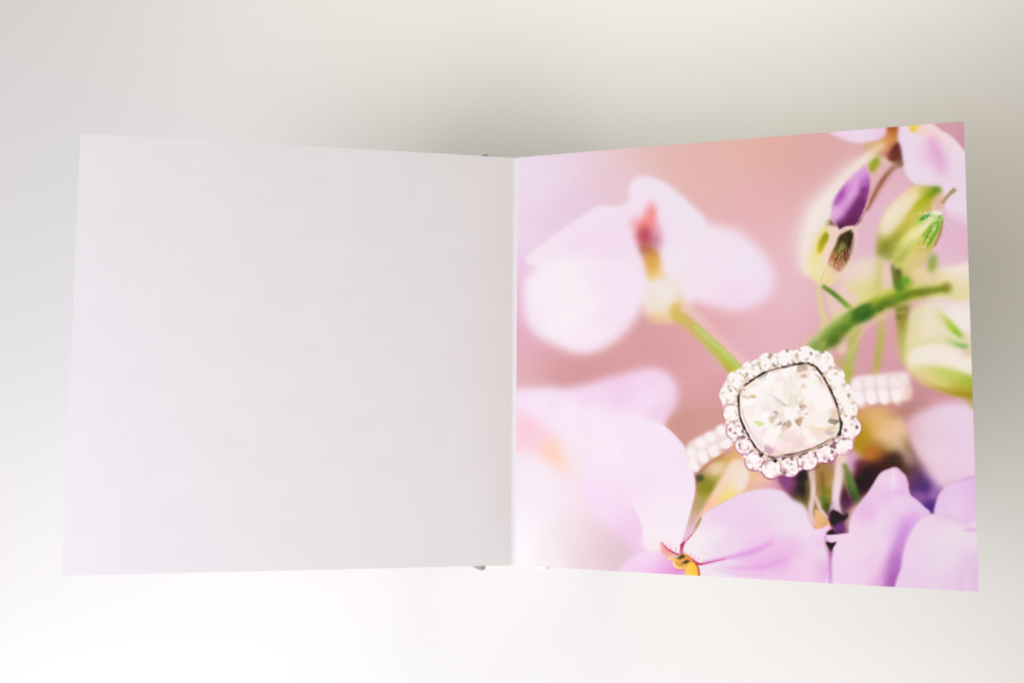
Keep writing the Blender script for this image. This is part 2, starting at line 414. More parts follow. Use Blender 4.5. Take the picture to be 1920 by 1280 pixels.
stroke(P_("1600,872 1625,888 1650,880 1680,862 1700,888"), [16, 34, 30, 26, 14], 7, S_("1605,875,5c1c30 1625,892,1c0408 1650,880,2c0c0c 1685,862,301a0a 1700,885,3c2430"), 0.9)
stroke(P_("1632,785 1665,812 1690,842 1712,872"), [26, 26, 22, 18], 8, S_("1640,795,e0bc80 1670,815,e8ccb0 1695,850,e0c4b8 1712,872,d8b8d0"), 0.75)
blob(1592, 868, 9, 22, -12, 5, "dcb8d4", 0.7)
blob(1618, 905, 15, 26, 35, 5, "180306", 0.9)
blob(1682, 862, 9, 16, -15, 5, "3a200a", 0.6)
blob(1508, 912, 11, 28, -8, 5, "120709", 0.85)
blob(1478, 905, 12, 12, 0, 5, "8a4a80", 0.7)
stroke(P_("1521,880 1524,920 1520,962 1528,985"), [13, 12, 10, 10], 2.2, S_("1522,890,dcc0b8 1524,930,ecd8da 1522,970,e6c4d4"))
stroke(P_("1528,930 1540,958 1552,972"), [5, 9, 5], 2, S_("1530,935,e8ccc8 1548,970,f0d4dc"))
stroke(P_("1540,885 1544,920 1546,955"), [7, 10, 9], 2.5, S_("1540,890,8a6028 1545,925,7c7c22 1546,950,4c6a10"), 0.95)
stroke(P_("1537,932 1549,940 1556,934"), 4, 1.2, "527c10", 0.8)
blob(1551, 952, 6, 10, 0, 2.5, "3c4414", 0.85)
stroke(P_("1513,900 1515,940"), 9, 3, "847436", 0.7)
stroke(P_("1580,845 1573,890 1567,935 1571,958 1577,968"), [22, 17, 15, 13, 8], 2.2, S_("1580,855,e4cdc0 1574,890,ecd8d8 1568,930,eddcea 1574,962,dcc4e0"))
stroke(P_("1556,962 1561,950 1566,940"), [4, 8, 5], 2, "d8bcd8", 0.9)
stroke(P_("1582,870 1596,905 1610,946"), [8, 15, 15], 2.4, S_("1584,880,808c4c 1595,905,587a34 1606,938,34561a"))
stroke(P_("1578,880 1588,915 1600,948"), [3, 4, 3], 2, "9ab070", 0.6)
blob(1592, 945, 10, 12, 30, 3.5, "5a1c50", 0.7)
shape(P_("1596,955 1640,925 1640,960 1600,1002 1585,990"), 5, S_("1605,960,d6b8a8 1615,970,ddc0b0 1600,990,d8a4b0"), 0.9)
shape(P_("1528,956 1546,968 1557,984 1556,998 1530,996"), 1.4, S_("1538,972,e8c48c 1550,985,e6b884 1535,990,e8bc90 1552,990,b87850"))
stroke(P_("1548,966 1556,985 1560,998"), [1.5, 2.5, 2], 0.8, "f0bc88", 0.8)
shape(P_("1557,960 1568,958 1582,966 1590,962 1588,972 1572,982 1560,988"), 1.6, "1c0614")
blob(1573, 990, 9, 9, 0, 2.5, "6c3078", 0.9)
stroke(P_("1560,985 1566,1000"), 3, 1, "c89888", 0.6)

# ---- folded lip and seam between the two petals
shape(P_("1526,994 1540,991 1554,984 1557,990 1552,1000 1548,1012 1530,1030 1515,1010"), 1, S_("1550,988,efd2f0 1535,1000,ecdef1 1545,1012,eac8ee"))
shape(P_("1549,1001 1556,994 1563,995 1567,1001 1558,1004"), 0.9, "140306")
stroke(P_("1554,986 1557,992 1550,1002"), 1.6, 0.7, "e868b0", 0.6)

# ---- pointed petal and its neighbours, lower right
shape(P_("1700,790 1728,771 1760,757 1800,750 1850,746 1850,905 1790,906 1768,918 1742,895 1722,862 1706,826"), 7,
      S_("1740,800,e6d2e4 1800,780,e6d6ec 1800,860,e8d2ea 1750,860,ead6e8 1720,800,ddc0cc 1780,890,e6cfea 1820,820,e6d2ec 1735,870,dcc0d0"))
shape(P_("1753,964 1756,940 1763,924 1778,911 1800,903 1850,896 1850,1000 1800,985 1780,970"), 1.4,
      S_("1765,945,e0c8ee 1790,925,e3cbf0 1790,955,e6d4f0 1825,930,dfc0ea 1820,970,e2c4ea 1770,960,e4ccec"))
stroke(P_("1795,905 1815,897 1840,897"), [2, 5, 6], 2.5, "c8a0dc", 0.7)
shape(P_("1556,1120 1557,1060 1556,1035 1562,1024 1570,1014 1590,1004 1592,985 1598,965 1610,946 1622,931 1635,911 1646,893 1656,884 1667,880 1675,877 1683,878 1690,885 1698,893 1703,908 1707,927 1720,938 1733,950 1745,964 1740,1000 1720,1120"), 1.3,
      S_("""1658,895,edd4f0 1668,890,eccdee 1675,895,eee4f4 1685,890,eec0e8 1692,908,e4bce8 1675,915,ecdff2 1665,927,e6c2ea 1640,938,e8caec 1620,958,e8c4e8 1680,945,ebd6f1 1700,955,e6d0ef 1720,955,e4ccf0
      1640,1000,ecdcf0 1600,1030,efdcf2 1600,990,eed6f0 1680,990,e4c4ec 1700,980,dcb4e8 1640,1060,ead0ec 1600,1080,edd6f1 1570,1060,eed8f2 1655,970,ebdaf0 1735,965,e0c0ec"""), 1, power=2)
stroke(P_("1720,962 1702,985 1690,1015 1680,1050 1674,1085 1672,1120"), [14, 20, 24, 30, 36, 40], 5, S_("1712,970,dcb0ea 1696,995,cc98de 1686,1025,c890d4 1678,1055,b070c0 1674,1090,a45cb0"), 0.95)
stroke(P_("1668,1050 1655,1080 1640,1110"), [8, 18, 30], 7, "d8a0dc", 0.7)
shape(P_("1706,926 1690,918 1668,920 1650,928 1668,925 1690,930"), 3, "e2b6e6", 0.6)
blob(1628, 962, 20, 14, -50, 7, "e6bce6", 0.6)
stroke(P_("1674,880 1676,900 1674,920"), [2, 6, 3], 2, "f2ecf6", 0.7)
stroke(P_("1646,893 1656,884 1667,880 1675,877 1683,878 1692,886 1699,894 1704,910"), 1.3, 0.6, "f4c4e4", 0.7)
for _k in range(12):                            # veins of the pointed petal
    _e = 1600 + 8 * _k
    stroke([(1590 + 7 * _k, 1105), (1596 + 7 * _k, 1040), (_e + 12, 985), (_e + 30, 930 + abs(_k - 5) * 5)], [1.4, 1.8, 1.4, .5], 1.1, "d8ace2", 0.06 + 0.13 * prng.random())
shape(P_("1549,1004 1570,1002 1596,1000 1592,1012 1572,1016 1560,1019 1550,1013"), 1, S_("1556,1008,eed0f0 1580,1006,f2dcf2"))
stroke(P_("1549,1003 1547,1010 1551,1016"), 3, 0.9, "cc86dc", 0.7)
shape(P_("1549,1016 1560,1018 1568,1016 1562,1028 1558,1036 1553,1027"), 1.1, "18031c")
stroke(P_("1558,1030 1557,1055 1557,1080 1557,1115"), [7, 5, 7, 7], 1.8, S_("1558,1034,702878 1557,1048,d494d8 1557,1066,c484c8 1557,1085,d0a0d8 1557,1105,e0b8e4"), 0.9)
shape(P_("1689,1120 1691,1060 1697,1026 1707,1001 1722,979 1745,965 1765,964 1790,970 1812,982 1850,990 1850,1130"), 1.6,
      S_("1740,1010,e8dcf0 1780,1000,eadfee 1780,1045,e6dcf1 1810,1080,e2cce8 1815,1005,e9dcef 1702,1050,ecd2f2 1720,1090,e6d2ec 1770,972,e6d2ec 1750,1060,e7daf0 1830,1060,dfc6ea 1790,1095,e6cfea 1720,1010,e9d6ef"))
shape(P_("1755,966 1780,963 1806,975 1822,990 1800,984 1780,975"), 2, "e2c4e6", 0.7)
stroke(P_("1808,994 1820,994 1832,992"), [2, 6, 5], 1.6, "d8a4de", 0.8)
stroke(P_("1800,1120 1802,1080 1812,1040"), [8, 4, 2], 2.5, "e4bce6", 0.6)
stroke(P_("1830,1110 1826,1070"), [8, 4], 3, "d8b0e2", 0.5)
for _k in range(7):
    stroke([(1722 + 14 * _k, 1110), (1728 + 12 * _k, 1050), (1745 + 9 * _k, 1000)], [2, 1.6, 0.5], 1.8, "d4b4e6", 0.08 + 0.14 * prng.random())

# ---- upper right: petals at the head of the page
shape(P_("1552,246 1570,258 1600,268 1632,268 1650,259 1661,250 1664,225 1560,225"), 3.2, S_("1575,250,ecd6ee 1610,250,ebdff4 1640,255,ead8f0 1660,245,e8c8ea"))
shape(P_("1681,225 1740,222 1762,242 1786,257 1810,282 1830,320 1830,415 1790,412 1774,398 1764,370 1744,353 1720,347 1702,334 1692,310 1685,285 1681,260"), 2,
      S_("1700,290,e8def3 1690,250,e8dcf4 1712,262,eae0f3 1745,262,e8ccdc 1750,290,e4bce0 1762,315,e4c8e4 1740,248,f1dcd8 1790,320,e6daec 1790,290,eadff0 1740,330,eae0f2 1710,320,e9e0f3 1800,380,e7dcf0 1775,360,e9dcee 1770,270,ecdce4"))
shape(P_("1738,255 1756,266 1768,290 1772,325 1760,320 1748,290"), 6, "dfaad8", 0.75)
stroke(P_("1745,240 1775,262 1808,292"), [6, 9, 9], 3, "eee0ea", 0.7)
shape(P_("1746,225 1820,222 1815,285 1786,256 1762,241"), 1.6, S_("1770,240,cea4b2 1800,260,cb9fae"))
shape(P_("1702,228 1724,226 1720,245 1712,249 1706,246"), 2, S_("1708,238,ecd070 1714,246,d8c434 1720,238,f0dc9c"))
blob(1730, 246, 8, 9, 0, 4, "f0d4c8", 0.7)
shape(P_("1768,395 1812,405 1850,405 1850,425 1790,420"), 4, "e2c6dc", 0.6)

# haze of the bud
shape(P_("1590,300 1560,330 1520,360 1500,400 1490,460 1500,510 1540,470 1600,380"), 12, S_("1530,350,e4c8cc 1510,400,e9d4da 1515,450,e9d8d8"), 0.9)
shape(P_("1612,298 1570,330 1532,372 1508,418 1500,470 1506,514 1530,505 1560,425 1605,345"), 7, S_("1580,335,ece4e0 1530,400,f2eee8 1512,470,f2ebe2"), 0.9)
# pale upright bud
shape(P_("1652,268 1630,285 1602,308 1572,345 1548,380 1528,418 1513,458 1508,495 1515,514 1535,531 1553,537 1570,516 1588,488 1606,432 1626,386 1641,346 1660,318 1668,290"), 5,
      S_("""1610,318,ece4e0 1580,345,efeae8 1560,370,efece9 1540,395,edeae6 1530,430,ece8e2 1520,460,eee6da 1516,490,efe4cc 1522,508,ece8bc 1535,520,e8e0a4 1550,526,e8d8a8 1545,480,ecdcce 1560,440,efdad2
      1635,290,e8dccc 1650,290,e4cfc0 1650,315,ddb8b6 1640,340,dcb4b4 1630,375,dcb0b4 1600,430,e4c4c4 1575,505,e6cdb8 1590,480,e0c0c8"""))
# stalk at the head
shape(P_("1660,225 1682,225 1682,262 1686,290 1692,308 1684,314 1668,300 1640,290 1618,278 1622,268 1648,264 1662,250"), 3,
      S_("1666,240,a4481c 1678,240,a85428 1664,258,d69c50 1672,262,dca868 1655,272,eacb98 1640,276,dfc298 1628,273,d4b498 1678,272,b86c38 1682,286,682a30 1672,290,84382c 1688,303,7c5c40 1660,288,d8a894"))
shape(P_("1672,278 1684,268 1690,298 1676,304 1664,298"), 2.5, S_("1682,284,5c2228 1672,296,84402e 1686,296,64343a"), 0.9)
shape(P_("1626,312 1642,294 1650,299 1644,316 1632,326"), 3.2, S_("1630,310,a4b42c 1642,302,98a838 1637,315,9c9c40"))
stroke(P_("1690,302 1672,318 1652,345 1636,372 1624,394"), [9, 14, 15, 12, 8], 3, S_("1688,303,7c6444 1670,320,cca29a 1650,350,c89c92 1630,385,bc9084"), 0.8)
stroke(P_("1678,312 1662,328 1646,352 1632,378 1622,398"), [4, 7, 8, 6, 3], 2, S_("1676,314,a47868 1655,340,946050 1640,362,a4705c 1626,390,94564c"), 0.95)
# purple bud tip
shape(P_("1620,312 1627,320 1631,336 1629,360 1622,386 1619,402 1611,419 1600,424 1588,426 1577,433 1570,427 1564,418 1555,410 1557,395 1559,380 1570,360 1585,340 1600,324"), 1.7,
      S_("""1612,326,d8a4e0 1602,340,d8a2de 1590,365,d69cda 1582,385,daa6de 1570,397,e2b8e6 1564,407,e0b0e0 1605,360,d49ada 1575,364,aa5cb2 1567,374,b060b8 1595,375,d092d4 1590,390,c080c4 1578,405,c888cc
      1620,342,b472bc 1624,358,8e3a90 1613,384,6c2860 1602,404,682860 1590,415,5c204c 1576,424,4e1e3e 1610,412,6a2864 1606,380,8c4090 1598,395,7e3a7c"""), 1, power=2.2, eps=4, fs=4)
stroke(P_("1562,385 1572,370 1583,358"), [3, 9, 4], 2.2, "a452ae", 0.7)
stroke(P_("1618,352 1610,380 1592,405 1574,422"), [8, 15, 16, 8], 3, "6a2862", 0.6)
stroke(P_("1606,332 1600,356 1585,384"), [4, 8, 6], 3, "e2b2e6", 0.7)
# sheath and sepals
stroke(P_("1655,272 1632,288 1608,310 1586,334"), [9, 12, 11, 8], 4, S_("1650,276,ecd8b4 1610,308,efe6dc"), 0.8)
blob(1621, 314, 7, 5, -40, 3, "dcb4c8", 0.8)
stroke(P_("1612,312 1590,332 1568,358 1556,384 1552,410"), [5, 8, 9, 9, 6], 3.2, S_("1600,322,ecdcdc 1560,375,efe6ea 1553,405,ece4e4"), 0.8)
stroke(P_("1626,318 1633,338 1631,362 1624,388"), [4, 5, 5, 4], 1.8, S_("1630,335,dcb4bc 1626,380,d8a8ac"), 0.7)
shape(P_("1602,428 1607,446 1603,470 1595,493 1583,513 1568,522 1554,514 1546,500 1552,478 1562,456 1570,440 1584,431"), 2.2, S_("1600,440,ecd0c8 1598,475,e4c4c0 1575,515,ecd4b4 1552,490,ecdcc8"), 0.95)
shape(P_("1512,500 1535,490 1552,498 1572,516 1560,532 1548,538 1530,530"), 3, S_("1520,508,ecebc0 1540,515,ece0b4 1560,520,ead2b0 1548,532,e4d898"), 0.9)
blob(1553, 419, 5, 9, 20, 2.5, "a4b078", 0.8)
shape(P_("1555,414 1562,418 1568,424 1562,426 1555,423"), 1.4, "8c4454", 0.8)
shape(P_("1549,425 1556,440 1548,462 1540,482 1530,505 1522,512 1516,495 1524,465 1535,435"), 4,
      S_("1545,440,e4dc88 1530,480,ecdf90 1522,500,ece6b4 1535,455,e6dc78"), 0.8)
shape(P_("1550,436 1553,448 1545,462 1538,476 1532,472 1534,456 1543,440"), 2.2, S_("1548,446,909420 1541,458,a8a01e 1536,470,d8bc20"))
stroke(P_("1560,424 1562,445 1552,475 1542,500 1536,520"), [11, 12, 12, 11, 6], 2.5, S_("1560,430,ead0cc 1552,470,f0d8cc 1540,505,ece0c0"), 0.9)
stroke(P_("1566,444 1578,431 1592,427 1603,430"), [3, 5, 5, 4], 1.3, "ecd0c4", 0.95)
shape(P_("1596,432 1600,446 1597,466 1591,486 1582,504 1573,511 1563,505 1552,497 1556,480 1566,460 1572,444 1582,437"), 1.8,
      S_("""1586,444,383016 1592,452,2a1e10 1575,452,403a1c 1570,462,55481e 1577,464,8e8e54 1575,476,86823e 1590,470,402414 1585,480,5c341e 1564,482,ac7646 1570,492,b0744a 1580,490,74402a
      1558,496,cc9c7c 1574,505,a8684a"""), 1, power=2.6, eps=3, fs=2)
stroke(P_("1580,455 1576,468 1572,484"), [3, 6, 3], 1.4, "a4a468", 0.7)
for _k in range(40):
    _t = prng.random()
    _x = 1592 - 24 * _t + prng.normal(0, 4); _y = 440 + 52 * _t + prng.normal(0, 3)
    stroke([(_x, _y), (_x - 3, _y + prng.uniform(5, 11))], [1.6, .5], 0.7, ("1c1408", "8c8448", "4c2c14", "a89058", "2c2410")[_k % 5], 0.6)
for _k in range(70):                            # fine hairs on the dark sepal
    _t = prng.random()
    _x = 1556 + 36 * _t + prng.normal(0, 3); _y = 506 - 26 * _t + prng.normal(0, 7)
    _l = prng.uniform(4, 9); _a = prng.uniform(-2.5, -0.9)
    stroke([(_x, _y), (_x + _l * math.cos(_a) * .7, _y + _l * math.sin(_a))], [1.3, 0.5], 0.4, ("e0b898", "b87850", "6a3418", "f0d0b8")[_k % 4], 0.75)
for _k in range(26):                            # hairs along the right edge of the bud
    _t = _k / 26
    _x, _y = 1628 - 34 * _t, 378 + 62 * _t
    stroke([(_x, _y), (_x + prng.uniform(1, 6), _y - prng.uniform(-4, 6))], [1.6, 0.5], 0.5, ("f0dcd4", "e8c8c0", "dca898")[_k % 3], 0.7)
stroke(P_("1622,390 1612,418 1600,446 1592,480"), [2, 3, 3, 2], 1, "e8c8c4", 0.7)
stroke(P_("1538,528 1546,505"), [1, 1.6], 0.8, "c8c060", 0.7)

# ---- green buds on the right
shape(P_("1643,500 1642,470 1645,440 1651,415 1666,390 1690,366 1712,350 1740,350 1762,351 1764,362 1752,380 1742,400 1720,430 1690,465 1665,500 1650,510"), 3.6,
      S_("""1690,388,e9e1cc 1670,410,e9e4ce 1720,353,ecd8a0 1700,372,eadec6 1655,425,e6dcc0 1710,400,d2ca6c 1722,384,b8b830 1742,366,9cac20 1756,356,5c861e 1684,425,d0cc7c 1660,455,a2a042 1653,472,8c943a
      1668,440,c8c678 1690,440,c4c058 1650,490,b0b064 1705,420,c0bc4c 1735,385,bcb840"""))
shape(P_("1660,400 1690,372 1715,360 1722,372 1700,398 1672,432 1654,440"), 5, S_("1690,388,ece6d4 1665,420,ece6d2 1712,366,ecdfbe"), 0.9)
stroke(P_("1706,412 1684,440 1664,462 1652,484"), [8, 11, 13, 8], 4, S_("1700,418,bcb848 1670,455,98983a 1655,480,8c9438"), 0.85)
blob(1657, 470, 6, 17, 22, 4, "7c8830", 0.7)
stroke(P_("1700,408 1722,386 1742,368 1757,356"), [6, 12, 10, 9], 2.4, S_("1702,406,c4c050 1725,384,b4b828 1745,365,94a81c 1757,356,4c7e20"), 0.8)
shape(P_("1745,382 1760,362 1770,368 1772,378 1762,395 1746,396"), 3, S_("1755,378,d8bc98 1765,378,dcc0b4"), 0.9)
stroke(P_("1766,382 1777,368 1791,355"), [6, 6, 8], 1.5, S_("1768,380,b08c6c 1780,366,a89878 1791,355,908a48"))
shape(P_("1745,400 1757,397 1766,405 1768,416 1765,435 1757,452 1746,476 1735,492 1716,509 1700,516 1685,511 1675,499 1672,485 1684,460 1698,440 1714,420 1730,405"), 1.8,
      S_("""1745,414,ece8c6 1735,424,eae6b4 1722,430,e6e29a 1702,448,dee090 1712,442,e4e4a4 1690,472,b8c05c 1700,490,d8d488 1716,478,dacb90 1728,416,a4c04c 1757,420,5ca428 1750,432,74ac30 1742,448,a8b438 1730,462,c4b83e
      1757,442,d8b8a0 1742,474,d4c0a0 1682,490,c0c46c 1720,496,d0c47c 1705,465,ccce74"""), 1, power=2.2, eps=5)
stroke(P_("1750,410 1728,430 1704,455 1684,482"), [6, 12, 12, 5], 3, S_("1745,414,f0ecd2 1710,448,ecebb0 1690,475,dcdc94"), 0.85)
stroke(P_("1712,450 1694,474 1682,494"), [5, 12, 8], 4, S_("1705,460,bcc468 1688,484,a4b048"), 0.8)
stroke(P_("1740,470 1722,490 1702,506"), [8, 12, 8], 4, "dcc894", 0.6)
stroke(P_("1706,428 1722,414 1736,406"), [6, 7, 4], 2, S_("1708,426,ccd060 1730,410,98bc48"), 0.7)
stroke(P_("1724,414 1733,408 1743,403"), [3, 7, 5], 1, S_("1724,414,5ca83c 1738,405,1c8c3c"))
for _p, _c in (("1763,404 1752,420 1740,440 1730,460", "46a01e"), ("1765,410 1757,430 1746,450 1735,470", "58a41e"), ("1758,412 1744,426 1730,444", "8cb43c"), ("1766,418 1762,440 1752,462", "b4845c")):
    stroke(P_(_p), [4, 5, 4.5, 2][:len(_p.split())], 0.9, _c, 0.85)
for _k in range(60):                            # white hairs
    _t = prng.random()
    _x = 1766 - 38 * _t + prng.normal(0, 4); _y = 402 + 70 * _t + prng.normal(0, 4)
    _a = prng.uniform(1.7, 2.7); _l = prng.uniform(5, 13)
    stroke([(_x, _y), (_x + _l * .6 * math.cos(_a), _y + _l * .5 * math.sin(_a)), (_x + _l * math.cos(_a + .3), _y + _l * math.sin(_a + .3))], [0.6, 1.1, 0.4], 0.35, ("f6f2dc", "e6e6b4", "d8cc70")[_k % 3], 0.75)
for _k in range(22):
    _x, _y = 1724 + 40 * prng.random(), 402 + prng.normal(0, 4)
    _a = prng.uniform(-2.9, -0.4); _l = prng.uniform(4, 11)
    stroke([(_x, _y), (_x + _l * math.cos(_a), _y + _l * math.sin(_a))], [1.2, 0.4], 0.4, "f6f2e6", 0.75)
blob(1757, 400, 9, 5, 10, 1.5, "f4f0e4", 0.8)
stroke(P_("1772,418 1780,424 1786,432"), [0.6, 1.2, 0.4], 0.5, "f4e8ec", 0.8)

# pale mass behind the branch
shape(P_("1580,500 1650,480 1662,500 1672,520 1670,560 1600,580 1570,545"), 8, S_("1610,500,e9dcd4 1620,515,e8e2c8 1600,545,dfdc9c 1640,535,d4d688 1650,500,e0d4c0 1590,520,e8d4cc"), 0.95)
stroke(P_("1650,490 1648,520 1644,560"), [12, 12, 14], 4, "ccc880", 0.8)
stroke(P_("1662,490 1664,520 1660,545"), [14, 16, 10], 4, "e6cdc8", 0.9)
shape(P_("1755,505 1785,500 1850,490 1850,575 1790,572 1765,570 1740,555 1735,530"), 5, S_("1790,505,f0eae0 1815,505,ece6dc 1780,522,e6e0bc 1810,540,e2dcb8 1760,545,dcdc94 1790,560,d8d8a0 1745,525,e8d4c0"))
shape(P_("1690,512 1745,500 1760,520 1740,548 1700,552 1688,530"), 5, S_("1715,515,e8d8aa 1735,520,e8d4b8 1700,540,c8c864 1745,540,d8c89c 1690,520,a8ac48"), 0.95)
blob(1748, 494, 8, 18, 12, 4.5, "86a834", 0.9)
stroke(P_("1682,505 1684,530 1686,556"), [12, 18, 20], 3, S_("1680,508,4c5018 1683,525,6c7c20 1686,550,5c8c1c"))
blob(1697, 528, 9, 9, 0, 3.5, "5ca01e", 0.9)
# outer pale stalk and the open triangle
stroke(P_("1534,535 1538,575 1546,605 1540,632 1520,655"), [10, 10, 11, 12, 10], 3.5, S_("1535,545,d8d49c 1540,580,dcd898 1546,608,e0d49c 1525,650,e6cccc"), 0.85)
shape(P_("1548,550 1565,555 1590,580 1592,598 1570,605 1556,590"), 4, S_("1562,572,e6c0cc 1572,585,e9d0cc 1580,598,e6d8b8 1555,560,e0d8b8"), 0.95)
shape(P_("1572,532 1600,550 1612,572 1600,575 1578,552"), 4, S_("1580,545,e8ccd0 1600,565,e8d0c8"), 0.9)
stroke(P_("1541,537 1560,550 1580,567 1602,588"), [8, 8, 9, 12], 1.8, S_("1545,540,7c9438 1560,551,4c7a26 1585,572,88a848 1600,588,50902c"))
# hanging stalks
stroke(P_("1604,612 1598,650 1590,690 1586,720"), [22, 20, 18, 18], 4.5, S_("1602,625,b4bc64 1595,670,aec066 1588,710,aab858"), 0.95)
stroke(P_("1652,590 1652,630 1646,670 1638,712"), [16, 14, 13, 12], 4, S_("1652,600,c8b884 1652,640,b8b85c 1645,675,b0b054 1640,705,c0b470"), 0.95)
stroke(P_("1692,570 1694,610 1694,640 1698,680"), [24, 24, 22, 16], 4.5, S_("1690,580,70701e 1694,605,94942e 1695,640,b4b860 1698,675,c0c86c"), 0.95)
stroke(P_("1682,570 1684,600"), [8, 6], 3, "5c641a", 0.7)
blob(1578, 652, 11, 13, 0, 3.5, S_("1578,645,e4cca8 1580,655,dcb8b4"), 0.95)
stroke(P_("1566,672 1584,690 1600,704"), [8, 10, 8], 4, "b4b44c", 0.6)
# main branch
stroke(P_("1782,540 1750,545 1710,553 1670,563 1632,580 1600,597 1565,620 1530,655 1500,690"), [24, 23, 28, 36, 40, 42, 46, 46, 40], 6, S_("1770,540,d8d888 1700,553,d0d070 1640,575,d4d080 1590,598,d8d090 1545,635,d8cc9c"), 0.75)
stroke(P_("1778,540 1750,545 1710,553 1670,563 1632,580 1600,597 1567,620 1536,648 1505,684"), [15, 12, 16, 22, 25, 27, 30, 32, 32], 3.8,
       S_("1775,540,8a9430 1745,547,889430 1710,553,88941c 1672,560,84a41e 1670,572,6a8420 1640,572,7a961c 1615,588,3a6e1c 1600,600,58881e 1572,604,94a84c 1575,622,688420 1550,628,7c9c38 1558,642,4e701a 1535,645,a0b468"))
stroke(P_("1735,546 1700,553 1665,566 1640,578"), [4, 8, 9, 6], 3.5, "5c741e", 0.75)
stroke(P_("1690,545 1660,552 1632,564"), [5, 8, 6], 4, "a8bc38", 0.7)
stroke(P_("1596,586 1575,600 1545,628"), [5, 7, 10], 5, "a4c468", 0.4)
blob(1582, 616, 9, 7, -30, 4, "3e701c", 0.7)
blob(1648, 578, 9, 6, -20, 3.5, "4c6c18", 0.7)
blob(1640, 566, 8, 5, -20, 3, "9cb428", 0.6)
blob(1672, 572, 10, 5, -10, 3.5, "586c1e", 0.7)
blob(1592, 594, 6, 5, 0, 3, "84b044", 0.6)
shape(P_("1600,590 1618,574 1638,577 1634,596 1612,604 1598,602"), 5, S_("1606,596,2c5c1c 1625,584,245c18"), 0.95)
stroke(P_("1590,612 1575,630 1558,650"), [8, 12, 10], 5, "5c7c1c", 0.7)
blob(1690, 540, 8, 8, 0, 4, "4c8c1c", 0.7)
for _k in range(60):                            # uneven skin of the stalk
    _t = prng.random()
    _q = np.array([np.interp(_t, (0, .3, .6, 1), v) for v in ((1520, 1590, 1660, 1775), (662, 603, 566, 541))]) + prng.normal(0, 5.5, 2)
    blob(_q[0], _q[1], prng.uniform(4, 14), prng.uniform(1.5, 4), -30 + prng.normal(0, 14), prng.uniform(2.2, 4), ("2c5c18", "8cac34", "5c7c1c", "a8bc58", "3c6c1c", "c4c87c")[_k % 6], 0.2)
stroke(P_("1700,584 1655,596 1628,610 1606,640 1592,668"), [5, 6, 6, 5, 4], 3, S_("1690,585,dcc89c 1640,600,ecd8b8 1600,650,e4cca0"), 0.5)
stroke(P_("1528,640 1548,612 1572,592 1596,576 1626,560 1660,548"), [6, 6, 5, 5, 6, 5], 3, S_("1530,636,e6d8b0 1570,594,dcd89c 1640,556,d8d884"), 0.5)
blob(1579, 654, 8, 9, 0, 3, "e6c8bc", 0.8)
stroke(P_("1688,548 1676,512 1672,496"), [12, 9, 5], 2.6, S_("1686,545,5c8020 1674,505,6c7428"), 0.85)
blob(1562, 640, 16, 9, -35, 5, "446414", 0.7)
stroke(P_("1535,632 1560,606 1590,590"), [8, 9, 6], 5, "b0c488", 0.35)
stroke(P_("1680,558 1700,540 1712,528"), [10, 9, 4], 3.5, "74a020", 0.6)
stroke(P_("1720,552 1750,546 1776,541"), [5, 6, 8], 2, "6c7c22", 0.6)
blob(1776, 541, 9, 11, 0, 3.5, "8a8a34", 0.6)
# big pale bud at the fore edge
shape(P_("1702,600 1712,578 1735,566 1765,559 1795,566 1840,578 1840,760 1800,745 1755,730 1718,712 1700,692 1697,655"), 4.5,
      S_("""1720,590,dcd8ac 1735,590,e4decc 1770,567,e9dadc 1800,590,e9e2e6 1800,615,e8e3e4 1745,620,e7e2cc 1720,640,e4dfb4 1740,660,e9e6da 1780,668,eae6de 1810,688,ece9de 1728,688,e0dca8 1780,702,c8d07c 1800,707,b8cc54
      1822,714,a8bc40 1757,714,d8d088 1800,731,b0a434 1824,738,a0982c 1720,706,dac890 1770,640,e2e2bc 1815,650,dcd0b8 1712,620,dcd8a4 1705,670,e0d8a8"""))
blob(1800, 598, 34, 24, 25, 7, "f0ebea", 0.85)
blob(1742, 605, 16, 34, 8, 8, "ebe6d2", 0.7)
shape(P_("1704,662 1730,648 1775,652 1840,678 1840,712 1790,692 1740,684 1708,690"), 4.5, S_("1740,665,efece2 1790,675,f0ece4 1825,690,eeebe0"), 0.9)
stroke(P_("1706,690 1740,694 1780,704 1840,722"), [6, 10, 14, 16], 5, S_("1710,690,e0daa4 1780,704,bccc64 1830,716,9cb834"), 0.8)
stroke(P_("1700,655 1730,642 1760,640"), [4, 6, 4], 4, "ccd088", 0.6)
stroke(P_("1752,580 1772,602 1790,620 1812,640"), [6, 16, 14, 8], 5, "d4dc98", 0.7)
stroke(P_("1762,588 1778,606 1792,622 1806,634"), [4, 10, 10, 4], 3.6, S_("1768,594,c8d484 1782,610,a4c82c 1796,625,70b018"))
stroke(P_("1772,634 1792,645 1814,651"), [4, 7, 7], 3.2, S_("1776,636,b4d080 1795,646,70b83c 1812,651,4ca444"))
stroke(P_("1760,632 1790,640 1822,642"), [6, 7, 6], 4, "dcdcb0", 0.6)
blob(1815, 664, 12, 7, 10, 4, "dcc4b4", 0.7)
stroke(P_("1722,712 1755,727 1790,738 1840,745"), [3, 6, 9, 9], 2.6, S_("1730,714,d4c080 1770,732,b0a034 1820,741,9c8c1c"), 0.9)
stroke(P_("1740,748 1780,752 1840,756"), [8, 8, 8], 5, "d4a8bc", 0.7)

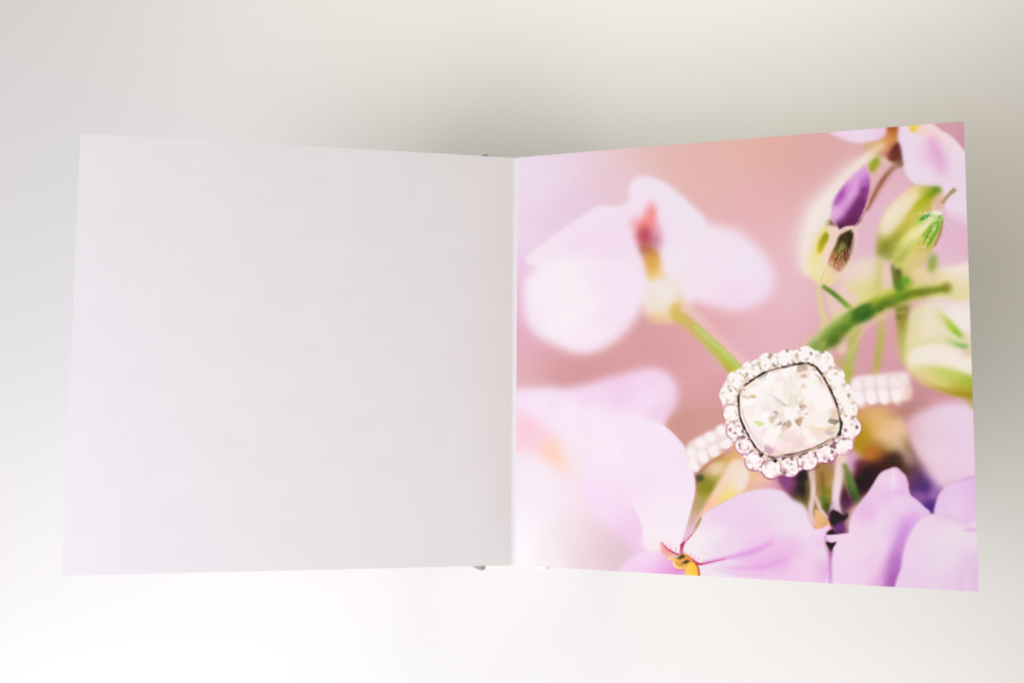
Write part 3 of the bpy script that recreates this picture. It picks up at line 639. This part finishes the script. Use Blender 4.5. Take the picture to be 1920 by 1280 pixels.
# ---- ring: band seen out of focus on both sides
stroke(P_("1602,770 1640,778 1690,775 1712,760"), [26, 24, 22, 14], 7, S_("1610,770,c89860 1640,775,d8b078 1690,770,b88878 1712,755,b08484"), 0.85)
blob(1650, 800, 34, 22, 20, 9, "dcb878", 0.8)
blob(1618, 812, 18, 22, 0, 8, "b4901c", 0.75)
blob(1672, 818, 22, 26, 30, 9, "e6c8b0", 0.55)
shape(P_("1598,712 1640,703 1685,698 1703,712 1706,742 1690,756 1640,758 1606,764"), 3.2, S_("1610,735,efe6e8 1650,730,ece2e4 1690,730,e4d0d0 1700,745,dcb8a8"))
for _x, _y, _s in ((1608, 736, 1.5), (1632, 731, 1.9), (1656, 731, 2.3), (1680, 731, 2.8), (1697, 722, 4)):
    blob(_x, _y + 12, 10.5, 17, -12, _s, "f8f5f8", 0.95)
    blob(_x - 2, _y - 12, 10, 13, -12, _s + 0.7, "f4eef2", 0.9)
stroke(P_("1600,734 1640,729 1690,728"), [3, 3, 3], 2.2, "dccccc", 0.6)
for _x in (1620, 1644, 1668):
    stroke([(_x - 4, 712), (_x, 735), (_x + 5, 757)], [2, 2.5, 3], 1.8, "d8c4c4", 0.6)
    blob(_x + 5, 758, 4, 3, 0, 2, "c89078", 0.6)
stroke(P_("1600,764 1630,762 1662,762 1700,752"), [3, 4, 4, 4], 2.5, "c89a84", 0.6)
blob(1702, 735, 6, 18, -10, 4, "e0bcac", 0.7)
shape(P_("1284,848 1292,830 1312,818 1335,808 1350,798 1368,800 1374,830 1350,850 1320,870 1306,888 1298,880"), 3,
      S_("1300,845,e9dcd8 1330,825,ece0dc 1355,815,ecdcdc 1340,845,eadcdc"))
for _x, _y, _a, _b2, _s in ((1301, 872, 9.5, 14, 2), (1318, 857, 10, 13.5, 1.7), (1339, 846, 11, 11, 1.4), (1360, 834, 12, 9, 1.1), (1296, 850, 9, 10, 3), (1313, 832, 10, 10, 3), (1331, 820, 10, 10, 2.6), (1352, 808, 9, 11, 2)):
    blob(_x, _y, _a, _b2, -25, _s, "f9f5f7", 0.93)
for _x, _y in ((1310, 866), (1329, 853), (1350, 842)):
    blob(_x, _y + 4, 3, 8, -20, 2.2, "d8b4ac", 0.55)
stroke(P_("1308,890 1330,868 1350,858 1372,842"), [5, 5, 5, 6], 2.2, S_("1308,888,a07058 1340,864,b07858 1370,845,c898a8"), 0.8)
stroke(P_("1352,842 1364,846 1374,838"), [3, 5, 4], 1.6, "d0a0b4", 0.9)

# ---- ring: halo of round stones
HALO = [(1378, 713, 17), (1364, 741, 17), (1371, 776, 16), (1378, 807, 16.5), (1395, 835, 17), (1414, 865, 17.5), (1446, 879, 18.5), (1481, 876, 18), (1514, 863, 18.5), (1549, 849, 19),
        (1580, 834, 19.5), (1595, 802, 19.5), (1589, 770, 19.5), (1580, 738, 20), (1564, 707, 20), (1543, 678, 20), (1510, 668, 19), (1474, 674, 19), (1438, 681, 19), (1406, 695, 18)]
_hp = np.array([h[:2] for h in HALO], float)
_cx, _cy = 1479, 776
def scaled(f, d=0):
    v = _hp - (_cx, _cy)
    r = np.linalg.norm(v, axis=1, keepdims=True)
    return np.array((_cx, _cy)) + v * f + v / r * d
shape(scaled(1, 13.5), 1.0, S_("1380,720,f4eeec 1480,665,f6f2f0 1590,740,f2eae6 1590,830,dcb8c8 1480,885,c084a4 1390,850,cc98b4 1366,790,e2bccc"))
for _k, (_x, _y, _r) in enumerate(HALO):        # scalloped metal rim, rosy where it turns away
    _low = max(0, min(1, (_y - 750) / 110))
    if _low > 0:
        _v = np.array((_x - _cx, _y - _cy)); _v = _v / np.linalg.norm(_v)
        blob(_x + 2.2 * _v[0], _y + 2.2 * _v[1], _r + 0.2, _r + 0.2, 0, 0.7, ("7c3058", "b4689a", "8a4068")[_k % 3], 0.8 * _low)
        blob(_x + 0.9 * _v[0], _y + 0.9 * _v[1], _r, _r, 0, 0.7, "dcb0c8", 0.8 * _low)
shape(scaled(1, -6), 0.8, "e6d6ca")
for _k, (_x, _y, _r) in enumerate(HALO):
    _low = max(0, min(1, (_y - 745) / 110))
    _v = np.array((_x - _cx, _y - _cy)); _v = _v / np.linalg.norm(_v)
    _t = np.array((-_v[1], _v[0]))
    _rot = prng.uniform(0, 1)
    _sd, _cl = [(_x + prng.normal(0, .8), _y + prng.normal(0, .8))], [rgb("fdfcfb")]
    _pal = [rgb(h) for h in (("ffffff", "fffefc", "fbf8f5", "f4efe9", "fdfdfd", "e8ded4", "cfc2b4", "a8988a", "f7efe6", "e4e2cc") if _low < .35 else ("ffffff", "fffbfc", "fdf4f6", "f6e8ec", "fffafa", "e9d2da", "c8a4b0", "8a6470", "f9ecee", "e0d0c8"))]
    for _n2, _d in ((6, .30), (9, .56), (15, .84)):
        for _q in range(_n2):
            _a = (_q + prng.normal(0, .16) + _rot) * 2 * math.pi / _n2
            _sd.append((_x + _r * _d * math.cos(_a), _y + _r * _d * math.sin(_a)))
            _cl.append(_pal[prng.choice(10, p=(.2, .15, .12, .11, .12, .1, .07, .05, .04, .04))])
    facets(circle(_x, _y, _r - 0.4), _sd, _cl, 0.75)
    blob(_x - 2, _y - 3, _r * .5, _r * .4, 30, 2.2, "ffffff", 0.55)
    for _q in range(3):
        _a = prng.uniform(0, 2 * math.pi); _d = _r * prng.uniform(.2, .8)
        blob(_x + _d * math.cos(_a), _y + _d * math.sin(_a), prng.uniform(1.2, 2.6), prng.uniform(1, 1.7), prng.uniform(0, 180), 0.5, "ffffff", 0.95)
    # claws between this stone and the next
    _n = np.array(HALO[(_k + 1) % 20][:2], float)
    _m = (np.array((_x, _y)) + _n) / 2
    _w2 = (_m - (_cx, _cy)); _w2 = _w2 / np.linalg.norm(_w2)
    _e = 0.35 + 0.6 * _low
    stroke([tuple(_m + _w2 * 11), tuple(_m + _w2 * 3 + prng.normal(0, 1, 2)), tuple(_m - _w2 * 9)], [3.2, 1.1, 3.2], 0.6, "7c4460" if _low > .35 else "a48c78", 0.7 + 0.25 * _low)
    _p = _m + _w2 * 10.5
    blob(_p[0], _p[1], 4.6, 4.0, 0, 0.8, "c894ac" if _low > .35 else "d4c0b0", 0.7 * _e)
    blob(_p[0] - 0.5, _p[1] - 0.8, 3.9, 3.3, 0, 0.7, "fdf9f8", 0.95)
    _p = _m - _w2 * 11
    blob(_p[0], _p[1], 4.2, 3.4, 0, 0.7, "c0a08c", 0.7)
    blob(_p[0] - 0.4, _p[1] - 0.6, 3.0, 2.4, 0, 0.7, "f6ece2", 0.9)
    for _q in range(5):
        _p = _m + _w2 * prng.uniform(-14, 10) + _t * prng.normal(0, 2.5)
        blob(_p[0], _p[1], prng.uniform(0.8, 2), prng.uniform(0.6, 1.2), prng.uniform(0, 180), 0.45, ("6a4440", "b89058", "8a6068", "b4a884", "543028")[_q], 0.35 + 0.45 * _low)

# ---- ring: centre stone
GIR = P_("1385,738 1396,722 1415,709 1434,698 1462,690 1485,684 1508,681 1524,685 1537,696 1545,709 1555,727 1564,747 1571,763 1575,781 1578,797 1575,813 1564,822 1549,831 1530,840 1510,848 1490,853 1470,856 1450,859 1430,852 1415,839 1404,821 1394,802 1387,786 1384,760")
shape(GIR, 0.8, S_("1386,740,cca894 1440,697,c8b0a0 1480,686,b8a090 1570,765,98705c 1575,810,6c4c40 1500,852,a07c6c 1430,852,a88474 1390,795,b09484 1540,700,94705c 1405,825,c0a090"))
_g = np.array(GIR); _gd = np.array((1480, 772))
def gir(f, d=0):
    v = _g - _gd
    r = np.linalg.norm(v, axis=1, keepdims=True)
    return _gd + v * f + v / r * d
# black line of the setting: thin and uneven, with deeper notches
_gs = spline(np.array(GIR), 6)
_wv = np.interp(np.arange(len(_gs)), np.arange(0, len(_gs) + 6, 5), np.abs(prng.normal(1.0, 1.3, len(np.arange(0, len(_gs) + 6, 5)))) + 0.5)
for _k in range(len(_gs)):
    _a, _b2 = _gs[_k], _gs[(_k + 1) % len(_gs)]
    stroke([tuple(_a), tuple(_b2 + (_b2 - _a) * .15)], [_wv[_k], _wv[(_k + 1) % len(_gs)]], 0.45, "1c120e", 0.9)
for _p, _w in (("1396,724 1404,717 1414,711", [2, 5.5, 2]), ("1418,709 1430,701 1437,698", [2, 5, 3]), ("1465,687 1470,690 1486,688 1489,684", [2, 3, 3, 2]), ("1490,684 1500,684 1507,682", [3, 5, 2]),
               ("1519,683 1526,689 1534,697 1541,704", [3, 5, 5, 7]), ("1545,710 1551,720", [3, 3]), ("1553,724 1558,734 1565,750 1569,765", [5, 5, 3, 5]), ("1573,785 1577,794 1575,806", [4, 8, 5]),
               ("1576,806 1573,815 1560,825", [5, 8, 6]), ("1554,821 1546,828 1530,838", [8, 6, 3]), ("1384,742 1383,757", [4, 4]), ("1387,783 1391,792 1396,806", [4, 7, 7]), ("1400,812 1405,819", [7, 4]), ("1408,825 1416,840", [4, 5]),
               ("1423,849 1429,855", [7, 7]), ("1446,860 1456,866", [8, 8]), ("1468,851 1480,852 1492,850 1520,842", [5, 4, 3, 3]), ("1466,861 1476,857 1488,857", [5, 4, 2]), ("1502,853 1515,848", [5, 3]), ("1532,841 1550,834", [4, 3])):
    stroke(P_(_p), np.array(_w) * 0.8, 0.6, "0d0907")
for _k in range(0, len(_gs), 4):                # bright grains of metal biting into the line
    _o = (_gs[_k] - _gd) / np.linalg.norm(_gs[_k] - _gd)
    _q = _gs[_k] + _o * prng.uniform(1.5, 3.5) + prng.normal(0, .8, 2)
    blob(_q[0], _q[1], prng.uniform(1.6, 3.2), prng.uniform(1.2, 2), prng.uniform(0, 180), 0.5, ("f8f0ea", "d8bca8", "fffdfb", "b89880")[(_k // 4) % 4], 0.9)
# rose-gold edge at the lower right
stroke(P_("1452,857 1480,856 1505,850 1530,840 1552,829 1566,819"), [3, 3.4, 3, 3, 3.4, 2], 0.6, S_("1455,857,c49ab0 1500,851,b08478 1560,824,d8b8a0"))
stroke(P_("1490,853 1520,845 1548,832"), 1.1, 0.4, "ecd0b8", 0.9)
STONE = gir(0.985, -2.2)
_sp = spline(STONE, 4)
_ang = np.arctan2(_sp[:, 1] - 777, _sp[:, 0] - 1481); _rad = np.hypot(_sp[:, 0] - 1481, _sp[:, 1] - 777)
_or = np.argsort(_ang)
def edge_r(a):
    a = (a + math.pi) % (2 * math.pi) - math.pi
    return np.interp(a, _ang[_or], _rad[_or], period=2 * math.pi)
_sd, _cl = [], []
_hi = [rgb(h) for h in ("ffffff", "fefdfb", "fbf9f7", "fdfafb", "f7f3f1", "f3ece6", "f9f7ee")]
_mid = [rgb(h) for h in ("efe4da", "e6dccf", "f2e6e6", "e9e9d8", "e4d4cc", "f0dfe2", "dfe3c8")]
_dk = [rgb(h) for h in ("b39c8b", "8f7c6a", "c8b4a2", "a5978e", "6f6454", "d0c0b4")]
for _n2, _d, _pw in ((8, .08, (.95, .05)), (13, .20, (.42, .18)), (17, .32, (.50, .24)), (20, .47, (.62, .33)), (24, .64, (.66, .32)), (30, .80, (.62, .36)), (38, .94, (.55, .40))):
    _rot = prng.uniform(0, 1)
    for _q in range(_n2):
        _a = (_q + _rot + prng.normal(0, .2)) * 2 * math.pi / _n2
        _rr = edge_r(_a) * _d * (1 + prng.normal(0, .06))
        _sd.append((1481 + _rr * math.cos(_a), 777 + _rr * math.sin(_a)))
        _u = prng.random()
        _c = _hi if _u < _pw[0] else (_mid if _u < _pw[0] + _pw[1] else _dk)
        _c = _c[prng.integers(0, len(_c))]
        if math.sin(_a) > 0.75 and _d > .6:
            _c = _c * np.array((0.985, 0.93, 0.935))
        _cl.append(_c)
facets(tp(_sp), _sd, _cl, 1.0)
shape(STONE, 8, S_("1400,740,fbf8f6 1470,705,fbfaf8 1530,715,fbf8f6 1550,745,fcfbfc 1520,795,f4eae0 1480,770,fdfdfc 1405,780,fcfafa 1430,815,f8f2f2 1480,845,f2dfe0 1500,835,f4e2e2"), 0.35)
stroke(P_("1389,762 1392,785 1402,806 1414,828 1430,847"), [3.5, 4.5, 5, 5, 4], 0.7, "f6eeee")
stroke(P_("1391,768 1397,790 1410,815 1428,841"), 1.0, 0.4, "b09090", 0.8)
stroke(P_("1400,795 1415,818 1436,842"), 0.9, 0.5, "d8c0c4", 0.8)
stroke(P_("1536,702 1547,722 1558,745 1567,768"), [2.5, 2.5, 2.5, 2], 0.5, "f2e2da")
stroke(P_("1528,702 1536,710 1542,722"), [2, 3, 1], 0.6, "a88a80", 0.7)
for _pts, _c, _al in (("1444,739 1456,747 1475,760 1470,763 1457,756", "b8968c", .95), ("1450,757 1459,760 1466,764 1458,763", "c8a8a0", .8), ("1481,728 1476,760 1484,761 1485,740", "d8c4bc", .9), ("1481,700 1484,712 1478,728", "d0d0ba", .9),
                      ("1466,726 1480,730 1476,756 1470,740", "f0eee2", .9), ("1505,717 1513,730 1500,727", "dcc8ac", .95), ("1502,703 1509,701 1514,707 1505,710 1499,706", "c4a48c", .9), ("1482,717 1490,720 1487,724", "d4c4b0", .9),
                      ("1509,747 1502,758 1488,760", "c4cca4", .95), ("1497,761 1506,762 1500,766", "a88474", .95), ("1447,771 1459,773 1456,779", "8c765c", .95), ("1440,783 1459,777 1458,781 1446,797", "ceb4a0", .95),
                      ("1454,797 1465,789 1466,797 1458,798", "9c8474", .95), ("1466,798 1471,789 1473,796 1469,800", "8a8064", .95), ("1507,776 1517,775 1510,779", "988880", .9), ("1501,781 1507,783 1504,788 1500,785", "a49c98", .95),
                      ("1411,790 1424,790 1436,797 1422,800", "c4d888", .95), ("1418,799 1430,800 1420,803", "e4eab8", .8), ("1493,756 1482,763 1470,764 1478,760", "d0d0a8", .7), ("1505,795 1530,800 1548,812 1530,822 1512,812", "eee0d0", .8),
                      ("1530,800 1552,806 1540,812", "ecd8c4", .8), ("1450,800 1456,796 1452,806", "dcc4bc", .8), ("1467,803 1474,800 1470,810", "ecd0c8", .8)):
    shape(P_(_pts), 1.1, _c, _al * 0.8, smooth=False)
for _pts, _c, _al in (("1482,700 1500,745 1482,762 1466,742", "f1efe6", .7), ("1440,735 1470,760 1440,775 1412,760", "f5f3f1", .8), ("1505,800 1545,790 1556,770 1520,778", "f6f2f0", .7),
                      ("1462,806 1482,850 1500,848 1494,806", "f4e2e2", .7), ("1440,800 1462,806 1450,838 1424,826", "fefefe", .8), ("1498,806 1520,836 1532,826 1512,802", "fffdfc", .8), ("1405,800 1432,806 1425,832 1408,815", "f4e8ee", .7),
                      ("1412,718 1440,702 1462,700 1440,728", "fffffe", .8), ("1500,735 1530,715 1545,742 1516,756", "fdfdfd", .8)):
    shape(P_(_pts), 2.2, _c, _al, smooth=False)
blob(1478, 797, 5, 7, 10, 0.7, "c8a890", 0.95)
blob(1498, 791, 5.5, 7.5, 20, 0.7, "c4a684", 0.95)
stroke(P_("1494,787 1495,797 1501,798"), 1.6, 0.5, "886850", 0.9)
blob(1411, 744, 7, 3, 10, 1, "c8a85c", 0.7)
stroke(P_("1390,740 1400,744 1412,746"), 1, 0.5, "c89888", 0.8)
stroke(P_("1390,744 1404,748"), 1.4, 0.5, "9c7468", 0.7)
blob(1442, 845, 9, 6.5, 10, 1.4, "b484a4", 0.5)
blob(1437, 838, 6, 3, 0, 1.5, "d0a8c4", 0.6)
blob(1556, 812, 10, 5.5, 15, 1.8, "b898a4", 0.55)
blob(1559, 803, 9, 3, -12, 1.3, "d0be80", 0.6)
blob(1563, 778, 3.5, 9, 8, 1.2, "e4ccb8", 0.9)
blob(1482, 776, 11, 9, 0, 2, "fdfefc", 0.8)
for _k in range(26):                            # faint facet lines
    _a = _k * 2 * math.pi / 26 + prng.normal(0, 0.06)
    _r0, _r1 = prng.uniform(18, 30), prng.uniform(45, 78)
    stroke([(1482 + _r0 * math.cos(_a), 777 + _r0 * math.sin(_a) * .9), (1482 + _r1 * math.cos(_a + .05), 777 + _r1 * math.sin(_a + .05) * .9)], [1.6, 0.5], 0.9, ("e8e0dc", "eee6e8", "e2dccc")[_k % 3], 0.4)
for _k in range(9):
    _a = _k * 2 * math.pi / 9 + 0.3
    blob(1482 + 16 * math.cos(_a), 777 + 14 * math.sin(_a), 2.6, 1, math.degrees(_a), 0.6, ("b8a890", "d0c4b0", "f4f4ee")[_k % 3], 0.6)
for _x, _y in ((1392, 729), (1524, 692), (1566, 818), (1436, 853)):   # four claws
    blob(_x, _y, 5, 4, 40, 0.7, "f4e6de", 0.9)
    blob(_x + 2, _y + 2.5, 4, 1.3, 40, 0.6, "b08878", 0.7)

canvas += gblur(prng.normal(0, 1, (NPX, NPX)).astype(np.float32), 0.8)[..., None] * 0.035 * (1.1 - canvas)
_m = canvas.mean(-1, keepdims=True)              # print colours: a little richer and deeper
canvas = np.clip(_m + (canvas - _m) * 1.04, 0, 1)
canvas = canvas * (1 - 0.16 * (1 - canvas) * (1 - canvas)) + 0.05 * canvas * (1 - canvas)
_g3 = np.stack([gblur(np.pad(canvas[..., _c], 40, mode="edge"), 9)[40:-40, 40:-40] for _c in range(3)], -1)
canvas = 1 - (1 - canvas) * (1 - 0.10 * np.clip((_g3 - 0.75) / 0.25, 0, 1))   # bloom of the photographed highlights
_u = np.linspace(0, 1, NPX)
_light_gain = 0.95 + 0.085 * (_u[None, :] + (1 - _u)[:, None])     # light put into the print colour: brighter to upper right, offsetting weaker lamps
canvas = np.clip(canvas * (_light_gain ** (1 / 2.2))[..., None], 0, 1).astype(np.float32)

# ------------------------------------------------------------------ materials
def print_material():
    img = bpy.data.images.new("flower_print", NPX, NPX, alpha=False)
    buf = np.ones((NPX, NPX, 4), np.float32)
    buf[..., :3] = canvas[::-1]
    img.pixels.foreach_set(buf.ravel())
    img.update()
    img.pack()
    m = mat("printed_paper", (0.8, 0.8, 0.8), 0.5, 0.12, 0.04, 1400)
    nt = m.node_tree
    t = nt.nodes.new("ShaderNodeTexImage")
    t.image = img
    t.interpolation = 'Cubic'
    t.extension = 'EXTEND'
    mx = nt.nodes.new("ShaderNodeVectorMath")
    mx.operation = 'SCALE'
    mx.inputs["Scale"].default_value = 0.955     # bright coated paper
    nt.links.new(t.outputs["Color"], mx.inputs[0])
    nt.links.new(mx.outputs["Vector"], nt.nodes["Principled BSDF"].inputs["Base Color"])
    return m

M_PAPER = mat("white_page_card", (0.826, 0.818, 0.838), 0.55, 0.2, 0.15, 1100, 0.012, 55)
M_EDGE = mat("cut_page_edge", (0.84, 0.83, 0.81), 0.7, 0.1, 0.1, 2500)
M_LINEN = mat("grey_linen", (0.36, 0.33, 0.30), 0.9, 0.1, 0.5, 3000, 0.08, 900)
M_CREAM = mat("cream_cover", (0.78, 0.77, 0.74), 0.8, 0.1, 0.3, 2500, 0.02, 600)
M_TABLE = mat("white_table", (0.802, 0.794, 0.787), 0.55, 0.25, 0.05, 200, 0.008, 6)
M_PRINT = print_material()

# ------------------------------------------------------------------ the table
bm = bmesh.new()
bmesh.ops.create_grid(bm, x_segments=2, y_segments=2, size=1.6)
for v in bm.verts:
    v.co.z = TABLE_Z
table = link("table", bm, M_TABLE)
table["kind"] = "structure"

# ------------------------------------------------------------------ the photo book
W = 1.01826 * S                     # page width
TL, TR = 0.180015, 0.309464         # how far each page rises from the gutter
book = bpy.data.objects.new("photo_book", None)
scn.collection.objects.link(book)
book.location = (0, 0, TABLE_Z)
book["label"] = "open white photo book with a ring and flower print on its right page"
book["category"] = "photo book"
OFF = -TABLE_Z                      # parts are modelled round the gutter, then hung from the empty at the base

def slab(name, x0, x1, thick, half, ang, side, material, parent, lift=0.0, nx=40, sag=0.0, edge=None, uv=None, bend=0.0):
    """a card leaf: from x0 to x1 along the page, raised by ang, top face at lift"""
    bm = bmesh.new()
    ca, sa = math.cos(ang), math.sin(ang)
    ny = 12
    def pt(i, j, z):
        t = (i / nx) ** 1.8                          # finer towards the gutter
        d = x0 + (x1 - x0) * t
        b = z - sag * math.exp(-d / (0.075 * S))     # the card dips into the gutter
        x = d * ca - b * sa
        zz = d * sa + b * ca
        return (side * x, -half + 2 * half * j / ny, zz + OFF)
    top = [[bm.verts.new(pt(i, j, lift)) for j in range(ny + 1)] for i in range(nx + 1)]
    bot = [[bm.verts.new(pt(i, j, lift - thick)) for j in range(ny + 1)] for i in range(nx + 1)]
    fl = bm.faces.new
    tops = []
    for i in range(nx):
        for j in range(ny):
            f = fl((top[i][j], top[i + 1][j], top[i + 1][j + 1], top[i][j + 1])); tops.append((f, i, j))
            fl((bot[i][j], bot[i][j + 1], bot[i + 1][j + 1], bot[i + 1][j]))
    rim = []
    for i in range(nx):
        rim.append(fl((top[i][0], bot[i][0], bot[i + 1][0], top[i + 1][0])))
        rim.append(fl((top[i][ny], top[i + 1][ny], bot[i + 1][ny], bot[i][ny])))
    for j in range(ny):
        rim.append(fl((top[0][j], top[0][j + 1], bot[0][j + 1], bot[0][j])))
        rim.append(fl((top[nx][j], bot[nx][j], bot[nx][j + 1], top[nx][j + 1])))
    for f in bm.faces:
        f.smooth = True
    for f in rim:
        f.smooth = False
        for e in f.edges:
            e.smooth = False
        if edge:
            f.material_index = 1
    if uv:
        l = bm.loops.layers.uv.new("UVMap")
        idx = {v: ((i / nx) ** 1.8, j / ny) for i, r in enumerate(top) for j, v in enumerate(r)}
        for f, i, j in tops:
            for lp in f.loops:
                lp[l].uv = idx[lp.vert]
    bm.normal_update()
    bmesh.ops.recalc_face_normals(bm, faces=bm.faces)
    o = link(name, bm, material, parent)
    if edge:
        o.data.materials.append(edge)
    return o

SAG_L, SAG_R = 0.0016, 0.0006
T = 0.0012                          # thickness of a card leaf
left = slab("page", 0.0004, W, T, 0.5 * S, TL, -1, M_PAPER, book, sag=SAG_L, edge=M_EDGE)
left["label"] = "blank white left page"
right = slab("page", 0.0014, W, T, 0.5 * S, TR, 1, M_PAPER, book, sag=SAG_R, edge=M_EDGE)
right["label"] = "right page carrying the printed photograph"
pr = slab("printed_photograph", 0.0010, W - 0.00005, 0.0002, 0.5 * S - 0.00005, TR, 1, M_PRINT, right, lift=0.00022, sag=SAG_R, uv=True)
pr["label"] = "pink close-up print of a diamond ring resting on lilac flowers"

# rounded fold of card at the gutter, a thin pale strip between the two pages
bm = bmesh.new()
sec = [(-0.0006, 0.0002), (0.0000, 0.0001), (0.0006, 0.0003), (0.0011, 0.0004), (0.0013, -0.0008), (0.0, -0.0014), (-0.0008, -0.0010)]
ra = [bm.verts.new((x, -0.5 * S, z + OFF - 0.0012)) for x, z in sec]
rb = [bm.verts.new((x, 0.5 * S, z + OFF - 0.0012)) for x, z in sec]
n = len(sec)
for i in range(n):
    bm.faces.new((ra[i], ra[(i + 1) % n], rb[(i + 1) % n], rb[i]))
bm.faces.new(ra[::-1]); bm.faces.new(rb)
bmesh.ops.recalc_face_normals(bm, faces=bm.faces)
gut = link("gutter_fold", bm, M_PAPER, book)

def board(name, top_xz, bot_xz, thick, y0, y1, material, r=0.35):
    """a stiff board standing from bot to top (x, z), rounded along its long edges"""
    ax, az = top_xz; bx, bz = bot_xz
    L = math.hypot(ax - bx, az - bz)
    ux, uz = (ax - bx) / L, (az - bz) / L
    nx_, nz_ = -uz, ux
    bm = bmesh.new()
    vs = []
    for y in (y0, y1):
        for d in (0, L):
            for s in (-thick / 2, thick / 2):
                vs.append(bm.verts.new((bx + ux * d + nx_ * s, y, bz + uz * d + nz_ * s + OFF)))
    for f in ((0, 1, 3, 2), (4, 6, 7, 5), (0, 4, 5, 1), (2, 3, 7, 6), (0, 2, 6, 4), (1, 5, 7, 3)):
        bm.faces.new([vs[i] for i in f])
    bmesh.ops.recalc_face_normals(bm, faces=bm.faces)
    bmesh.ops.bevel(bm, geom=bm.edges[:], offset=thick * r, segments=3, affect='EDGES', profile=0.5)
    return link(name, bm, material, book, smooth=True)

# the case is folded back under the spread and stands on the table like a tent
HB = 0.519 * S
foot = TABLE_Z + 0.0012
board("front_cover", (-0.0148, -0.0068), (-0.082, foot), 0.0034, -HB, HB, M_LINEN)["label"] = "grey linen front cover folded back underneath"
board("back_cover", (0.0150, -0.0095), (0.080, foot), 0.0034, -HB, HB, M_CREAM)["label"] = "pale back cover folded back underneath"
board("spine_cover", (-0.0135, -0.0068), (0.0135, -0.0088), 0.0026, -HB * 0.985, HB * 0.985, M_CREAM)
for k in range(4):                  # remaining leaves, hanging inside the covers
    board("leaf", (-0.0105 + 0.0012 * k, -0.0098 - 0.0003 * k), (-0.066 + 0.006 * k, foot + 0.004), 0.0009, -0.5 * S, 0.5 * S, M_PAPER, 0.2)
    board("leaf", (0.0115 - 0.0012 * k, -0.0100 - 0.0003 * k), (0.064 - 0.006 * k, foot + 0.004), 0.0009, -0.5 * S, 0.5 * S, M_PAPER, 0.2)
